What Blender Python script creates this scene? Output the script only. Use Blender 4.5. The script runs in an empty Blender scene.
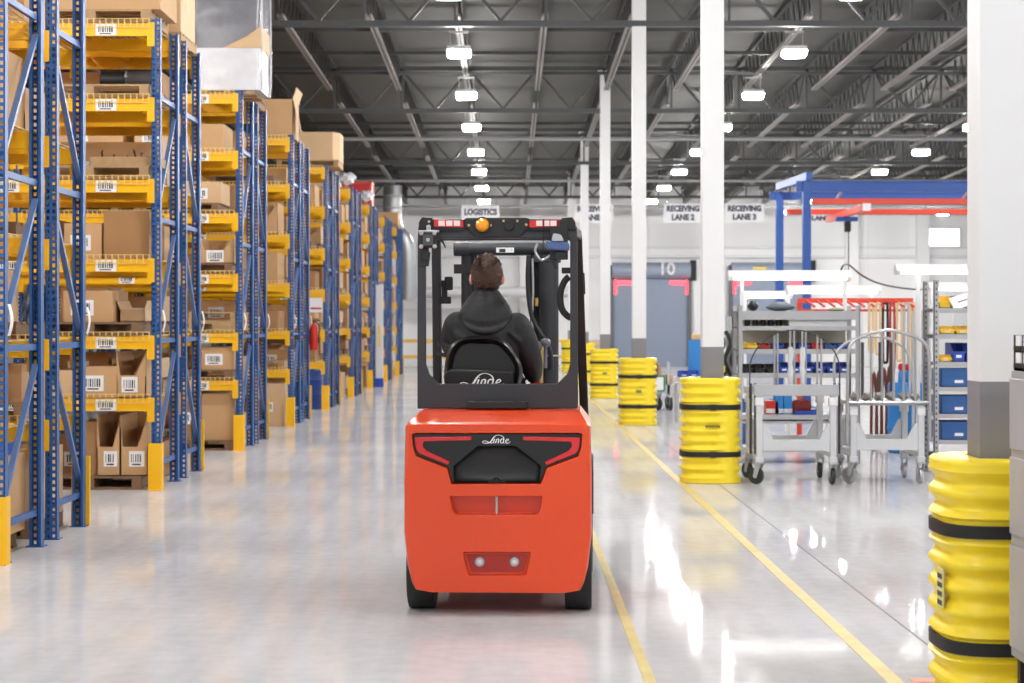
import bpy, bmesh, math, random
from mathutils import Vector, Matrix
R = math.radians
sc = bpy.context.scene
COL = sc.collection
random.seed(7)

# ------------------------------------------------------------------ camera, world, exposure
F_PX = 1896.0          # focal length in pixels at 1024 wide
VPX, VPY, CAMH = 509.0, 323.0, 1.6
cam_d = bpy.data.cameras.new('camera')
cam = bpy.data.objects.new('camera', cam_d)
COL.objects.link(cam)
cam.location = (0, 0, CAMH)
cam.rotation_euler = (R(90), 0, 0)
cam_d.sensor_width = 36.0
cam_d.lens = F_PX / 1024.0 * 36.0
cam_d.shift_x = (512 - VPX) / 1024.0
cam_d.shift_y = -(341.5 - VPY) / 1024.0
cam_d.clip_end = 300
cam_d.dof.use_dof = True
cam_d.dof.focus_distance = 10.9
cam_d.dof.aperture_fstop = 4.5
sc.camera = cam

sc.view_settings.view_transform = 'Standard'
sc.view_settings.look = 'None'
sc.view_settings.exposure = 0.06
sc.view_settings.gamma = 1.0
sc.view_settings.use_curve_mapping = False
cy = sc.cycles
cy.use_denoising = True
cy.use_light_tree = True
cy.max_bounces = 6
cy.diffuse_bounces = 4
cy.glossy_bounces = 4
cy.transparent_max_bounces = 12
cy.sample_clamp_indirect = 6.0
cy.caustics_reflective = False
cy.caustics_refractive = False

world = bpy.data.worlds.new('world')
sc.world = world
world.use_nodes = True
wb = world.node_tree.nodes['Background']
wb.inputs[0].default_value = (0.93, 0.96, 1.0, 1)
wb.inputs[1].default_value = 0.85
LAMP_STRENGTH = 290.0

# ------------------------------------------------------------------ materials
def lin(c):
    def f(v):
        v = v / 255.0
        return v / 12.92 if v <= 0.04045 else ((v + 0.055) / 1.055) ** 2.4
    return (f(c[0]), f(c[1]), f(c[2]), 1.0)

MATS = {}
def mat(name, c, rough=0.5, metal=0.0, var=0.06, scale=8.0, bump=0.0, bscale=60.0, spec=0.5, coat=0.0, emit=0.0):
    if name in MATS:
        return MATS[name]
    m = bpy.data.materials.new(name)
    m.use_nodes = True
    nt = m.node_tree
    b = nt.nodes['Principled BSDF']
    col = lin(c)
    b.inputs['Roughness'].default_value = rough
    b.inputs['Metallic'].default_value = metal
    b.inputs['Specular IOR Level'].default_value = spec
    b.inputs['Coat Weight'].default_value = coat
    b.inputs['Coat Roughness'].default_value = 0.08
    tc = nt.nodes.new('ShaderNodeTexCoord')
    nz = nt.nodes.new('ShaderNodeTexNoise')
    nz.inputs['Scale'].default_value = scale
    nz.inputs['Detail'].default_value = 4.0
    nt.links.new(tc.outputs['Object'], nz.inputs['Vector'])
    mx = nt.nodes.new('ShaderNodeMix')
    mx.data_type = 'RGBA'
    mx.inputs[6].default_value = tuple(max(0, v * (1 - var)) for v in col[:3]) + (1,)
    mx.inputs[7].default_value = tuple(min(1, v * (1 + var)) for v in col[:3]) + (1,)
    nt.links.new(nz.outputs['Fac'], mx.inputs[0])
    nt.links.new(mx.outputs[2], b.inputs['Base Color'])
    if bump > 0:
        n2 = nt.nodes.new('ShaderNodeTexNoise')
        n2.inputs['Scale'].default_value = bscale
        nt.links.new(tc.outputs['Object'], n2.inputs['Vector'])
        bp = nt.nodes.new('ShaderNodeBump')
        bp.inputs['Strength'].default_value = bump
        bp.inputs['Distance'].default_value = 0.01
        nt.links.new(n2.outputs['Fac'], bp.inputs['Height'])
        nt.links.new(bp.outputs['Normal'], b.inputs['Normal'])
    if emit > 0:
        b.inputs['Emission Color'].default_value = col
        b.inputs['Emission Strength'].default_value = emit
    MATS[name] = m
    return m

def post_hole_mat():
    """blue paint with punched slots in two columns (real see-through holes)"""
    m = mat('punched_blue', (40, 90, 154), 0.42)
    nt = m.node_tree
    out = nt.nodes['Material Output']
    b = nt.nodes['Principled BSDF']
    tc = nt.nodes.new('ShaderNodeTexCoord')
    sx = nt.nodes.new('ShaderNodeSeparateXYZ')
    nt.links.new(tc.outputs['Object'], sx.inputs[0])
    def M(op, a, bb=None):
        n = nt.nodes.new('ShaderNodeMath'); n.operation = op
        for i, v in enumerate((a, bb)):
            if v is None: continue
            if isinstance(v, (int, float)): n.inputs[i].default_value = v
            else: nt.links.new(v, n.inputs[i])
        return n.outputs[0]
    u = M('ABSOLUTE', M('SUBTRACT', M('ABSOLUTE', M('ADD', sx.outputs[0], 0.0425)), 0.021))
    w = M('ABSOLUTE', M('SUBTRACT', M('MODULO', sx.outputs[2], 0.05), 0.025))
    mask = M('MULTIPLY', M('LESS_THAN', u, 0.0105), M('LESS_THAN', w, 0.0135))
    tr = nt.nodes.new('ShaderNodeBsdfTransparent')
    ms = nt.nodes.new('ShaderNodeMixShader')
    nt.links.new(mask, ms.inputs[0])
    nt.links.new(b.outputs[0], ms.inputs[1])
    nt.links.new(tr.outputs[0], ms.inputs[2])
    nt.links.new(ms.outputs[0], out.inputs[0])
    return m

def floor_mat():
    m = bpy.data.materials.new('polished_concrete'); m.use_nodes = True
    nt = m.node_tree; b = nt.nodes['Principled BSDF']
    tc = nt.nodes.new('ShaderNodeTexCoord')
    n1 = nt.nodes.new('ShaderNodeTexNoise'); n1.inputs['Scale'].default_value = 0.55; n1.inputs['Detail'].default_value = 6
    n2 = nt.nodes.new('ShaderNodeTexNoise'); n2.inputs['Scale'].default_value = 9.0; n2.inputs['Detail'].default_value = 5
    mp = nt.nodes.new('ShaderNodeMapping'); mp.inputs['Scale'].default_value = (2.2, 0.16, 1)
    n3 = nt.nodes.new('ShaderNodeTexNoise'); n3.inputs['Scale'].default_value = 3.0; n3.inputs['Detail'].default_value = 4
    for n in (n1, n2): nt.links.new(tc.outputs['Object'], n.inputs['Vector'])
    nt.links.new(tc.outputs['Object'], mp.inputs[0]); nt.links.new(mp.outputs[0], n3.inputs['Vector'])
    def mixn(a, c, f):
        q = nt.nodes.new('ShaderNodeMix'); q.data_type = 'FLOAT'
        q.inputs[0].default_value = f
        nt.links.new(a, q.inputs[2]); nt.links.new(c, q.inputs[3]); return q.outputs[0]
    f = mixn(mixn(n1.outputs['Fac'], n2.outputs['Fac'], 0.35), n3.outputs['Fac'], 0.3)
    cr = nt.nodes.new('ShaderNodeValToRGB')
    cr.color_ramp.elements[0].position = 0.32; cr.color_ramp.elements[0].color = lin((186, 184, 187))
    cr.color_ramp.elements[1].position = 0.66; cr.color_ramp.elements[1].color = lin((216, 215, 218))
    nt.links.new(f, cr.inputs[0])
    df = nt.nodes.new('ShaderNodeBsdfDiffuse'); nt.links.new(cr.outputs[0], df.inputs['Color'])
    gl = nt.nodes.new('ShaderNodeBsdfGlossy'); gl.inputs['Color'].default_value = (1, 1, 1, 1)
    rr = nt.nodes.new('ShaderNodeMapRange')
    rr.inputs[1].default_value = 0.3; rr.inputs[2].default_value = 0.7
    rr.inputs[3].default_value = 0.03; rr.inputs[4].default_value = 0.07
    nt.links.new(f, rr.inputs[0]); nt.links.new(rr.outputs[0], gl.inputs['Roughness'])
    bp = nt.nodes.new('ShaderNodeBump'); bp.inputs['Strength'].default_value = 0.02; bp.inputs['Distance'].default_value = 0.02
    nt.links.new(n2.outputs['Fac'], bp.inputs['Height']); nt.links.new(bp.outputs['Normal'], gl.inputs['Normal'])
    fr = nt.nodes.new('ShaderNodeFresnel'); fr.inputs['IOR'].default_value = 1.25
    ma = nt.nodes.new('ShaderNodeMath'); ma.operation = 'MULTIPLY_ADD'
    ma.inputs[1].default_value = 0.62; ma.inputs[2].default_value = 0.02
    nt.links.new(fr.outputs[0], ma.inputs[0])
    ms = nt.nodes.new('ShaderNodeMixShader')
    nt.links.new(ma.outputs[0], ms.inputs[0]); nt.links.new(df.outputs[0], ms.inputs[1]); nt.links.new(gl.outputs[0], ms.inputs[2])
    nt.links.new(ms.outputs[0], nt.nodes['Material Output'].inputs[0])
    return m

WHITE = mat('white_paint', (230, 230, 232), 0.45, var=0.02)
WALLW = mat('white_wall', (246, 246, 247), 0.6, var=0.03, scale=0.7)
GREYP = mat('grey_paint', (128, 127, 134), 0.5, var=0.03)
DECKM = mat('roof_deck', (82, 82, 78), 0.7, var=0.15, scale=1.5)
TRUSS = mat('truss_steel', (72, 74, 76), 0.6, var=0.1)
JOIST = mat('joist_steel', (140, 134, 130), 0.55, var=0.12)
DARKST = mat('dark_steel', (62, 62, 62), 0.6)
YEL = mat('yellow_plastic', (254, 224, 46), 0.38, var=0.03, spec=0.5)
BLACK = mat('black_rubber', (24, 24, 26), 0.6)
BLKP = mat('black_plastic', (21, 22, 24), 0.42)
BLKG = mat('black_gloss', (14, 14, 16), 0.36)
CHAR = mat('charcoal_paint', (48, 50, 55), 0.42)
ORANGE = mat('orange_paint', (230, 72, 20), 0.3, var=0.02, coat=0.25, spec=0.5)
DKRED = mat('dark_red_plastic', (170, 40, 28), 0.4)
REDL = mat('red_lens', (214, 30, 32), 0.2, coat=0.5)
WLENS = mat('white_lens', (240, 225, 222), 0.2, coat=0.5)
AMBER = mat('amber_lens', (245, 160, 10), 0.15, coat=0.5)
BLUL = mat('blue_lens', (66, 92, 138), 0.2, coat=0.5)
STEEL = mat('bright_steel', (190, 190, 192), 0.3, metal=0.8)
GALV = mat('galvanised', (186, 188, 190), 0.42, metal=0.35, var=0.1)
GREYST = mat('grey_shelf_paint', (176, 177, 181), 0.45)
CARTP = mat('pale_grey_paint', (205, 206, 210), 0.4)
RBLUE = mat('rack_blue', (40, 90, 154), 0.42)
HBLUE = post_hole_mat()
RYEL = mat('rack_yellow', (255, 192, 14), 0.4, var=0.05)
WIRE = mat('deck_wire', (240, 208, 130), 0.4, var=0.1)
TAG = mat('white_label', (242, 242, 244), 0.5, var=0.01)
INK = mat('ink', (50, 50, 56), 0.6)
CARD = mat('cardboard', (200, 160, 116), 0.75, var=0.1, scale=3)
CARD2 = mat('dark_cardboard', (168, 126, 84), 0.75, var=0.1, scale=3)
CARD3 = mat('light_cardboard', (214, 180, 140), 0.75, var=0.08, scale=3)
TAPE = mat('parcel_tape', (190, 148, 100), 0.35)
WOOD = mat('pallet_wood', (178, 146, 108), 0.8, var=0.25, scale=14)
WOODD = mat('weathered_wood', (130, 100, 76), 0.8, var=0.25, scale=14)
WRAP = mat('stretch_wrap', (214, 214, 220), 0.22, var=0.08, bump=0.5, bscale=9)
FILMG = mat('grey_film', (120, 120, 128), 0.25, var=0.2, bump=0.5, bscale=7)
BBLUE = mat('bin_blue', (38, 78, 178), 0.4)
BBLUE2 = mat('tote_blue', (44, 92, 156), 0.4)
BYEL = mat('bin_yellow', (248, 206, 60), 0.4)
DRUMB = mat('drum_blue', (40, 130, 205), 0.4)
CRANEB = mat('crane_blue', (28, 78, 158), 0.4)
CRANER = mat('crane_red', (222, 72, 48), 0.45)
REDP = mat('red_paint', (205, 38, 34), 0.4)
DOORG = mat('dock_door_grey', (140, 152, 172), 0.5, var=0.03)
LAMPE = mat('lamp_lens', (255, 253, 250), 0.5, emit=LAMP_STRENGTH, var=0)
TUBEE = mat('tube_lens', (255, 254, 250), 0.5, emit=3.5, var=0)
WINE = mat('daylit_glass', (255, 255, 255), 0.5, emit=3.0, var=0)
REDE = mat('red_led', (255, 60, 70), 0.5, emit=4.0, var=0)
TAPEY = mat('floor_tape_yellow', (212, 190, 122), 0.5, var=0.22, scale=6)
TAPER = mat('floor_tape_red', (228, 140, 120), 0.5)
FABRIC = mat('black_fabric', (27, 28, 32), 0.62, var=0.2, scale=14, bump=0.5, bscale=20)
FABRIC2 = mat('black_hood_fabric', (32, 33, 37), 0.62, var=0.2, scale=14, bump=0.5, bscale=18)
TROUS = mat('dark_trousers', (40, 42, 52), 0.8)
SKIN = mat('skin', (214, 158, 132), 0.5, var=0.05)
HAIR = mat('brown_hair', (74, 50, 38), 0.5, var=0.5, scale=45, bump=0.9, bscale=70)
HOSE = mat('rubber_hose', (34, 34, 36), 0.35)
BROWNH = mat('brown_hose', (110, 52, 40), 0.5)
GREENW = mat('green_wheel', (34, 48, 42), 0.5)
PALEB = mat('pale_belt', (226, 196, 150), 0.6)
DUCT = mat('duct_metal', (158, 160, 163), 0.4, metal=0.5)
TEXTD = mat('sign_ink', (70, 72, 92), 0.6)

# ------------------------------------------------------------------ mesh builder
class MB:
    def __init__(s):
        s.v, s.f, s.m, s.mi = [], [], [], 0
    def add(s, vs, fs):
        o = len(s.v)
        s.v += [tuple(p) for p in vs]
        s.f += [tuple(i + o for i in f) for f in fs]
        s.m += [s.mi] * len(fs)
        return s
    def mat(s, i):
        s.mi = i; return s
    def box(s, x0, x1, y0, y1, z0, z1):
        return s.add([(x0,y0,z0),(x1,y0,z0),(x1,y1,z0),(x0,y1,z0),(x0,y0,z1),(x1,y0,z1),(x1,y1,z1),(x0,y1,z1)],
                     [(0,3,2,1),(4,5,6,7),(0,1,5,4),(1,2,6,5),(2,3,7,6),(3,0,4,7)])
    def obox(s, c, size, rot=None):
        c = Vector(c); hx, hy, hz = size[0]/2, size[1]/2, size[2]/2
        rot = rot or Matrix.Identity(3)
        vs = [c + rot @ Vector((x*hx, y*hy, z*hz)) for z in (-1,1) for x, y in ((-1,-1),(1,-1),(1,1),(-1,1))]
        return s.add(vs, [(0,3,2,1),(4,5,6,7),(0,1,5,4),(1,2,6,5),(2,3,7,6),(3,0,4,7)])
    def bar(s, p, q, w, h, up=(0,0,1)):
        p, q = Vector(p), Vector(q); d = (q-p); L = d.length; d.normalize()
        up = Vector(up)
        if abs(d.dot(up)) > 0.99: up = Vector((0,1,0))
        x = d.cross(up).normalized(); z = x.cross(d).normalized()
        rot = Matrix((x, d, z)).transposed()
        return s.obox((p+q)/2, (w, L, h), rot)
    def loft(s, rings, cap=True, closed=True):
        n = len(rings[0]); vs = [p for r in rings for p in r]; fs = []
        for i in range(len(rings)-1):
            for j in range(n if closed else n-1):
                a, b = i*n+j, i*n+(j+1)%n
                fs.append((a, b, b+n, a+n))
        if cap:
            fs.append(tuple(range(n-1,-1,-1))); fs.append(tuple((len(rings)-1)*n+j for j in range(n)))
        return s.add(vs, fs)
    def cyl(s, p, q, r, r2=None, n=14, cap=True):
        p, q = Vector(p), Vector(q); r2 = r if r2 is None else r2
        d = (q-p).normalized(); a = Vector((0,0,1)) if abs(d.z) < 0.9 else Vector((1,0,0))
        x = d.cross(a).normalized(); y = d.cross(x)
        ring = lambda c, rr: [c + (x*math.cos(t)+y*math.sin(t))*rr for t in (2*math.pi*i/n for i in range(n))]
        return s.loft([ring(p, r), ring(q, r2)], cap)
    def tube(s, pts, r, n=8, closed=False, flat=None):
        pts = [Vector(p) for p in pts]; k = len(pts); rings = []
        prev = None
        for i, p in enumerate(pts):
            if closed: d = pts[(i+1)%k]-pts[i-1]
            else: d = pts[min(i+1,k-1)]-pts[max(i-1,0)]
            d.normalize()
            if prev is None:
                a = Vector((0,0,1)) if abs(d.z) < 0.9 else Vector((1,0,0))
                x = d.cross(a).normalized()
            else:
                x = (prev - d*prev.dot(d)).normalized()
            prev = x; y = d.cross(x)
            rr = r[i] if isinstance(r, (list, tuple)) else r
            rings.append([p + (x*math.cos(t)+y*math.sin(t))*rr for t in (2*math.pi*j/n for j in range(n))])
        if closed: rings.append(rings[0])
        return s.loft(rings, cap=not closed)
    def prism(s, poly, t0, t1, plane='xz'):
        f = {'xz': lambda a,b,t: (a,t,b), 'xy': lambda a,b,t: (a,b,t), 'yz': lambda a,b,t: (t,a,b)}[plane]
        return s.loft([[f(a,b,t0) for a,b in poly],[f(a,b,t1) for a,b in poly]])
    def lathe(s, prof, c=(0,0,0), n=24, axis='z'):
        c = Vector(c); rings = []
        for r, h in prof:
            ring = []
            for i in range(n):
                t = 2*math.pi*i/n; a, b = r*math.cos(t), r*math.sin(t)
                ring.append(c + Vector({'z': (a,b,h), 'x': (h,a,b), 'y': (a,h,b)}[axis]))
            rings.append(ring)
        return s.loft(rings)
    def ell(s, c, r, nu=20, nv=12, fn=None):
        c = Vector(c); rings = []
        for j in range(1, nv):
            ph = math.pi*j/nv; ring = []
            for i in range(nu):
                t = 2*math.pi*i/nu
                d = Vector((math.sin(ph)*math.cos(t), math.sin(ph)*math.sin(t), -math.cos(ph)))
                p = Vector((d.x*r[0], d.y*r[1], d.z*r[2]))
                if fn: p = fn(d, p)
                ring.append(c+p)
            rings.append(ring)
        b = len(s.v)
        s.loft(rings, cap=False)
        n = nu
        bot = Vector((0,0,-r[2])); top = Vector((0,0,r[2]))
        if fn: bot = fn(Vector((0,0,-1)), bot); top = fn(Vector((0,0,1)), top)
        s.v += [tuple(c+bot), tuple(c+top)]
        ib, it = len(s.v)-2, len(s.v)-1
        last = b+(nv-2)*nu
        for i in range(n):
            s.f.append((ib, b+(i+1)%n, b+i)); s.m.append(s.mi)
            s.f.append((it, last+i, last+(i+1)%n)); s.m.append(s.mi)
        return s
    def ribbon(s, pts, ws, y0, y1):
        """flat pen stroke in the x-z plane, thickness y0..y1"""
        L, Rr = [], []
        k = len(pts)
        for i, (x, z) in enumerate(pts):
            a, b = pts[max(i-1,0)], pts[min(i+1,k-1)]
            dx, dz = b[0]-a[0], b[1]-a[1]; l = math.hypot(dx, dz) or 1
            w = ws[i] if isinstance(ws, (list,tuple)) else ws
            L.append((x-dz/l*w, z+dx/l*w)); Rr.append((x+dz/l*w, z-dx/l*w))
        rings = [[(L[i][0],y0,L[i][1]),(Rr[i][0],y0,Rr[i][1]),(Rr[i][0],y1,Rr[i][1]),(L[i][0],y1,L[i][1])] for i in range(k)]
        return s.loft(rings)
    def mesh(s, name, mats, smooth=35):
        me = bpy.data.meshes.new(name)
        me.from_pydata(s.v, [], s.f)
        for m in (mats if isinstance(mats, (list, tuple)) else [mats]): me.materials.append(m)
        me.polygons.foreach_set('material_index', s.m)
        bm = bmesh.new(); bm.from_mesh(me)
        bmesh.ops.recalc_face_normals(bm, faces=bm.faces)
        bm.to_mesh(me); bm.free()
        if smooth:
            me.polygons.foreach_set('use_smooth', [True]*len(me.polygons))
            me.set_sharp_from_angle(angle=R(smooth))
        me.update()
        return me
    def build(s, name, mats, parent=None, bevel=0.0, segs=2, smooth=35, loc=None):
        return place(s.mesh(name, mats, smooth), name, parent, loc, bevel, segs)

def place(me, name, parent=None, loc=None, bevel=0.0, segs=2, rot=None):
    o = bpy.data.objects.new(name, me)
    COL.objects.link(o)
    if parent: o.parent = parent
    if loc is not None: o.location = loc
    if rot is not None: o.rotation_euler = rot
    if bevel > 0:
        b = o.modifiers.new('bevel', 'BEVEL'); b.width = bevel; b.segments = segs
        b.limit_method = 'ANGLE'; b.angle_limit = R(35); b.harden_normals = False
    return o

def empty(name, loc=(0,0,0), rz=0.0):
    o = bpy.data.objects.new(name, None); COL.objects.link(o)
    o.location = loc; o.rotation_euler = (0,0,rz); o.empty_display_size = 0.2
    return o

def tag(o, label, cat, group=None):
    o['label'] = label; o['category'] = cat
    if group: o['group'] = group
    return o

def struct(o):
    o['kind'] = 'structure'; return o

def dup(o, loc=None, parent=None, label=None, group=None, rz=None):
    c = o.copy(); COL.objects.link(c)
    if parent: c.parent = parent
    if loc is not None: c.location = loc
    if rz is not None: c.rotation_euler.z = rz
    if label: c['label'] = label
    if group: c['group'] = group
    for ch in list(o.children): dup(ch, None, c)
    return c

def rpoly(pts, r, n=4):
    """polygon with rounded corners; r a number or one per corner"""
    out = []; k = len(pts)
    for i in range(k):
        p = Vector(pts[i]); a = Vector(pts[i-1]); b = Vector(pts[(i+1)%k])
        rr = r[i] if isinstance(r, (list,tuple)) else r
        if rr <= 0: out.append(tuple(p)); continue
        da, db = (a-p), (b-p)
        t = min(rr, da.length*0.45, db.length*0.45)
        p0, p1 = p+da.normalized()*t, p+db.normalized()*t
        for j in range(n+1):
            u = j/n
            out.append(tuple(p0*(1-u)**2 + p*2*u*(1-u) + p1*u*u))
    return out

def catmull(pts, n=8, closed=False):
    pts = [Vector(p) for p in pts]; k = len(pts); out = []
    for i in range(k if closed else k-1):
        if closed: p0,p1,p2,p3 = pts[i-1],pts[i],pts[(i+1)%k],pts[(i+2)%k]
        else: p0,p1,p2,p3 = pts[max(i-1,0)],pts[i],pts[i+1],pts[min(i+2,k-1)]
        for j in range(n):
            t = j/n
            out.append(0.5*((2*p1)+(p2-p0)*t+(2*p0-5*p1+4*p2-p3)*t*t+(3*p1-p0-3*p2+p3)*t**3))
    if not closed: out.append(pts[-1])
    return out

def evaluated(o):
    dg = bpy.context.evaluated_depsgraph_get(); dg.update()
    return bpy.data.meshes.new_from_object(o.evaluated_get(dg))

def text_mesh(s, size, m, extrude=0.002, bold=0.0, width=None):
    c = bpy.data.curves.new('lettering', 'FONT')
    c.body = s; c.size = size; c.align_x = 'CENTER'; c.align_y = 'CENTER'
    c.extrude = extrude; c.offset = bold; c.resolution_u = 3
    o = bpy.data.objects.new('lettering', c); COL.objects.link(o)
    me = evaluated(o)
    bpy.data.objects.remove(o)
    me.materials.clear(); me.materials.append(m)
    xs = [v.co.x for v in me.vertices]
    if width and xs:
        k = width/(max(xs)-min(xs))
        for v in me.vertices: v.co.x *= k
    return me

def P(px, py, Y):
    """a measured point of the photograph at a known distance"""
    return Vector(((px-VPX)*Y/F_PX, Y, CAMH-(py-VPY)*Y/F_PX))
# ------------------------------------------------------------------ building shell
WALL_Y = 70.0
def zc(Y): return 6.27 - 0.0178*(Y-30.0)      # underside of the roof girders: the roof falls to the far wall

struct(MB().box(-14, 24, -8, 72, -0.3, 0).build('floor', floor_mat(), smooth=0))
m = MB()
for y0, y1 in ((-8, 72),):
    a, b = zc(y0)+1.08, zc(y1)+1.08
    m.add([(-14,y0,a),(24,y0,a),(24,y1,b),(-14,y1,b),(-14,y0,a+.2),(24,y0,a+.2),(24,y1,b+.2),(-14,y1,b+.2)],
          [(0,3,2,1),(4,5,6,7),(0,1,5,4),(1,2,6,5),(2,3,7,6),(3,0,4,7)])
struct(m.build('ceiling', DECKM, smooth=0))
m = MB(); m.box(-14, 24, WALL_Y, WALL_Y+.3, 0, zc(WALL_Y)+1.2)
for i in range(24):
    x = -14+i*1.6
    m.box(x, x+.05, WALL_Y-.03, WALL_Y, 0, zc(WALL_Y)+1.0)
for x in (-4.4, 0.4, 12.4, 15.0):
    m.box(x, x+.45, WALL_Y-.35, WALL_Y, 0, zc(WALL_Y)+1.0)
struct(m.build('wall_back', WALLW, smooth=0))
struct(MB().box(-14.3, -14, -8, 72, 0, 7.6).build('wall_left', WALLW, smooth=0))
struct(MB().box(24, 24.3, -8, 72, 0, 7.6).build('wall_right', WALLW, smooth=0))
m = MB(); m.box(-14, 24, WALL_Y-.16, WALL_Y-.03, 4.0, 4.1).box(-14, 24, WALL_Y-.12, WALL_Y-.03, 4.35, 4.42)
struct(m.build('trim_1', WHITE, smooth=0))
# daylit transom window high in the far wall
p, q = P(924, 246, WALL_Y-.05), P(959, 229, WALL_Y-.05)
win = empty('window_1', ((p.x+q.x)/2, WALL_Y-.05, p.z)); struct(win)
w2, h2 = (q.x-p.x)/2, q.z-p.z
MB().box(-w2, w2, -.01, .02, 0, h2).build('glass_pane', WINE, win, smooth=0)
m = MB()
m.box(-w2-.06, w2+.06, -.05, .04, -.06, 0).box(-w2-.06, w2+.06, -.05, .04, h2, h2+.06)
m.box(-w2-.06, -w2, -.05, .04, 0, h2).box(w2, w2+.06, -.05, .04, 0, h2).box(-.02,.02,-.03,.03,0,h2)
m.build('window_frame', WHITE, win, smooth=0)

# girders at the column lines, joists along the hall, bridging rods
girder_lines = [19.1, 29.9, 40.5, 51.4, 62.3]
m = MB(); X0, X1 = -13.9, 23.9
m.box(X0, X1, -.07, .07, 0, .09).box(X0, X1, -.07, .07, .90, .99)
n = int((X1-X0)/1.44)
jx = [-.85+1.44*i for i in range(-9, 18)]
for i, x in enumerate(jx):
    for s in (-1, 1):
        m.bar((x+s*.72, 0, .09), (x, 0, .92), .05, .05)
    m.bar((x, 0, .05), (x, 0, .95), .04, .04)
gme = m.mesh('girder', TRUSS, 0)
for Y in girder_lines:
    struct(place(gme, 'roof_girder', None, (0, Y, zc(Y))))
m = MB(); L = 9.6
m.box(-.055, -.012, -L/2+.5, L/2-.5, 0, .05).box(.012, .055, -L/2+.5, L/2-.5, 0, .05)
m.mi = 1
m.box(-.05, .05, -L/2-.5, L/2+.5, .6, .66)
k = 16
for i in range(k):
    ya, yb = -L/2+.5+(L-1)*i/k, -L/2+.5+(L-1)*(i+1)/k; ym = (ya+yb)/2
    m.bar((0, ya, .04), (0, ym, .62), .022, .022).bar((0, ym, .62), (0, yb, .04), .022, .022)
m.bar((0, -L/2+.5, .03), (0, -L/2-.5, .62), .03, .03).bar((0, L/2-.5, .03), (0, L/2+.5, .62), .03, .03)
jme = m.mesh('joist', [JOIST, DARKST], 0)
for a, b in zip(girder_lines, girder_lines[1:]+[73.2]):
    yc = (a+b)/2
    if a > 62:
        continue
    for x in jx:
        struct(place(jme, 'roof_joist', None, (x, yc, zc(yc)+.34), rot=(-math.atan(0.0178), 0, 0)))
for x in jx:      # short last bay to the far wall
    o = struct(place(jme, 'roof_joist', None, (x, 66.1, zc(66.1)+.34), rot=(-math.atan(0.0178), 0, 0)))
    o.scale = (1, .68, 1)
bme = MB().box(X0, X1, -.03, .03, 0, .06).mesh('bridging', DARKST, 0)
for a in girder_lines[:-1]:
    for d in (2.9, 5.4, 7.9):
        struct(place(bme, 'roof_bridging', None, (0, a+d, zc(a+d)+.42)))
pme = MB().cyl((X0,0,0),(X1,0,0),.045, n=8).mesh('pipe', mat('pipe_grey',(150,150,152),.5))
for Y in (45.5, 56.3, 66.0):
    struct(place(pme, 'sprinkler_pipe', None, (0, Y, zc(Y)+.02)))

# columns with grey base coat, each in a ribbed yellow impact guard
COLX = 2.03
col_y = [7.86, 19.15, 29.95, 40.5, 51.5, 62.6]
names = ['nearest column, at the right edge', 'second column, right of the forklift', 'third column, beside the dock door',
         'fourth column, seen left of the third', 'fifth column, just right of the forklift guard', 'farthest column, behind the forklift guard']
def guard_meshes():
    H, half = 1.05, 0.30
    def ring(z, off, inset=0.0):
        out = []
        for i in range(72):
            t = 2*math.pi*i/72 + R(45)
            c, s = math.cos(t), math.sin(t)
            e = 3.4
            r = (abs(c)**e+abs(s)**e)**(-1/e)*half
            # moulding seams on the left-back and right-front corners stay smooth
            sd = min(abs((t-R(-58)+math.pi) % (2*math.pi)-math.pi), abs((t-R(122)+math.pi) % (2*math.pi)-math.pi))
            k = min(1.0, max(0.0, (sd-.12)/.3))
            out.append(((r+off*k-inset)*c, (r+off*k-inset)*s, z))
        return out
    rings = []
    def offs(z):
        if z < .05 or z > H-.05: return 0.0
        for zs in (.29, .76):
            if abs(z-zs) < .045: return -.012
        ph = (z-.05)/(H-.1)*10
        return 0.016*math.cos(2*math.pi*(ph-.0)) - .010
    nz = 84
    rings.append(ring(0, -.012, .012))
    for i in range(nz+1):
        z = .005+(H-.02)*i/nz
        rings.append(ring(z, offs(z)))
    rings.append(ring(H-.003, 0, .012)); rings.append(ring(H, 0, .035))
    # inner rim down into the sleeve
    def sq(z, a): return [(a*max(-1,min(1,1.5*math.cos(2*math.pi*i/72+R(45)))), a*max(-1,min(1,1.5*math.sin(2*math.pi*i/72+R(45)))), z) for i in range(72)]
    rings.append(sq(H-.002, .145)); rings.append(sq(H-.12, .125))
    body = MB().loft(rings).mesh('guard_body', YEL, 50)
    ms = MB()
    for zs in (.29, .76):
        outr = [ring(zs-.026, .0, -.002), ring(zs+.026, .0, -.002)]
        ms.loft(outr, cap=False)
        ms.loft([ring(zs-.026, 0, .02), ring(zs-.026, 0, -.002)], cap=False)
        ms.loft([ring(zs+.026, 0, -.002), ring(zs+.026, 0, .02)], cap=False)
    strap = ms
    return body, strap
gb, _ = guard_meshes()
def strap_mesh(zs):
    half = .30; e = 3.4
    def ring(z, inset):
        out = []
        for i in range(72):
            t = 2*math.pi*i/72
            c, s = math.cos(t), math.sin(t); r = (abs(c)**e+abs(s)**e)**(-1/e)*half-inset
            out.append((r*c, r*s, z))
        return out
    m = MB().loft([ring(zs-.026,.02), ring(zs-.026,-.003), ring(zs+.026,-.003), ring(zs+.026,.02)], cap=False)
    m.box(-.03, .03, -.311, -.300, zs-.03, zs+.03)
    return m.mesh('strap', BLACK, 50)
s1, s2 = strap_mesh(.29), strap_mesh(.76)
ml = MB().mat(0); ml.box(-.05, .05, -.312, -.300, .50, .56); ml.mat(1)
for i in range(2): ml.box(-.04, .04, -.3135, -.3118, .51+.022*i, .522+.022*i)
lab_small = ml.mesh('maker_label', [mat('pale_green_label', (196, 214, 70), .5), INK], 0)
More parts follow.
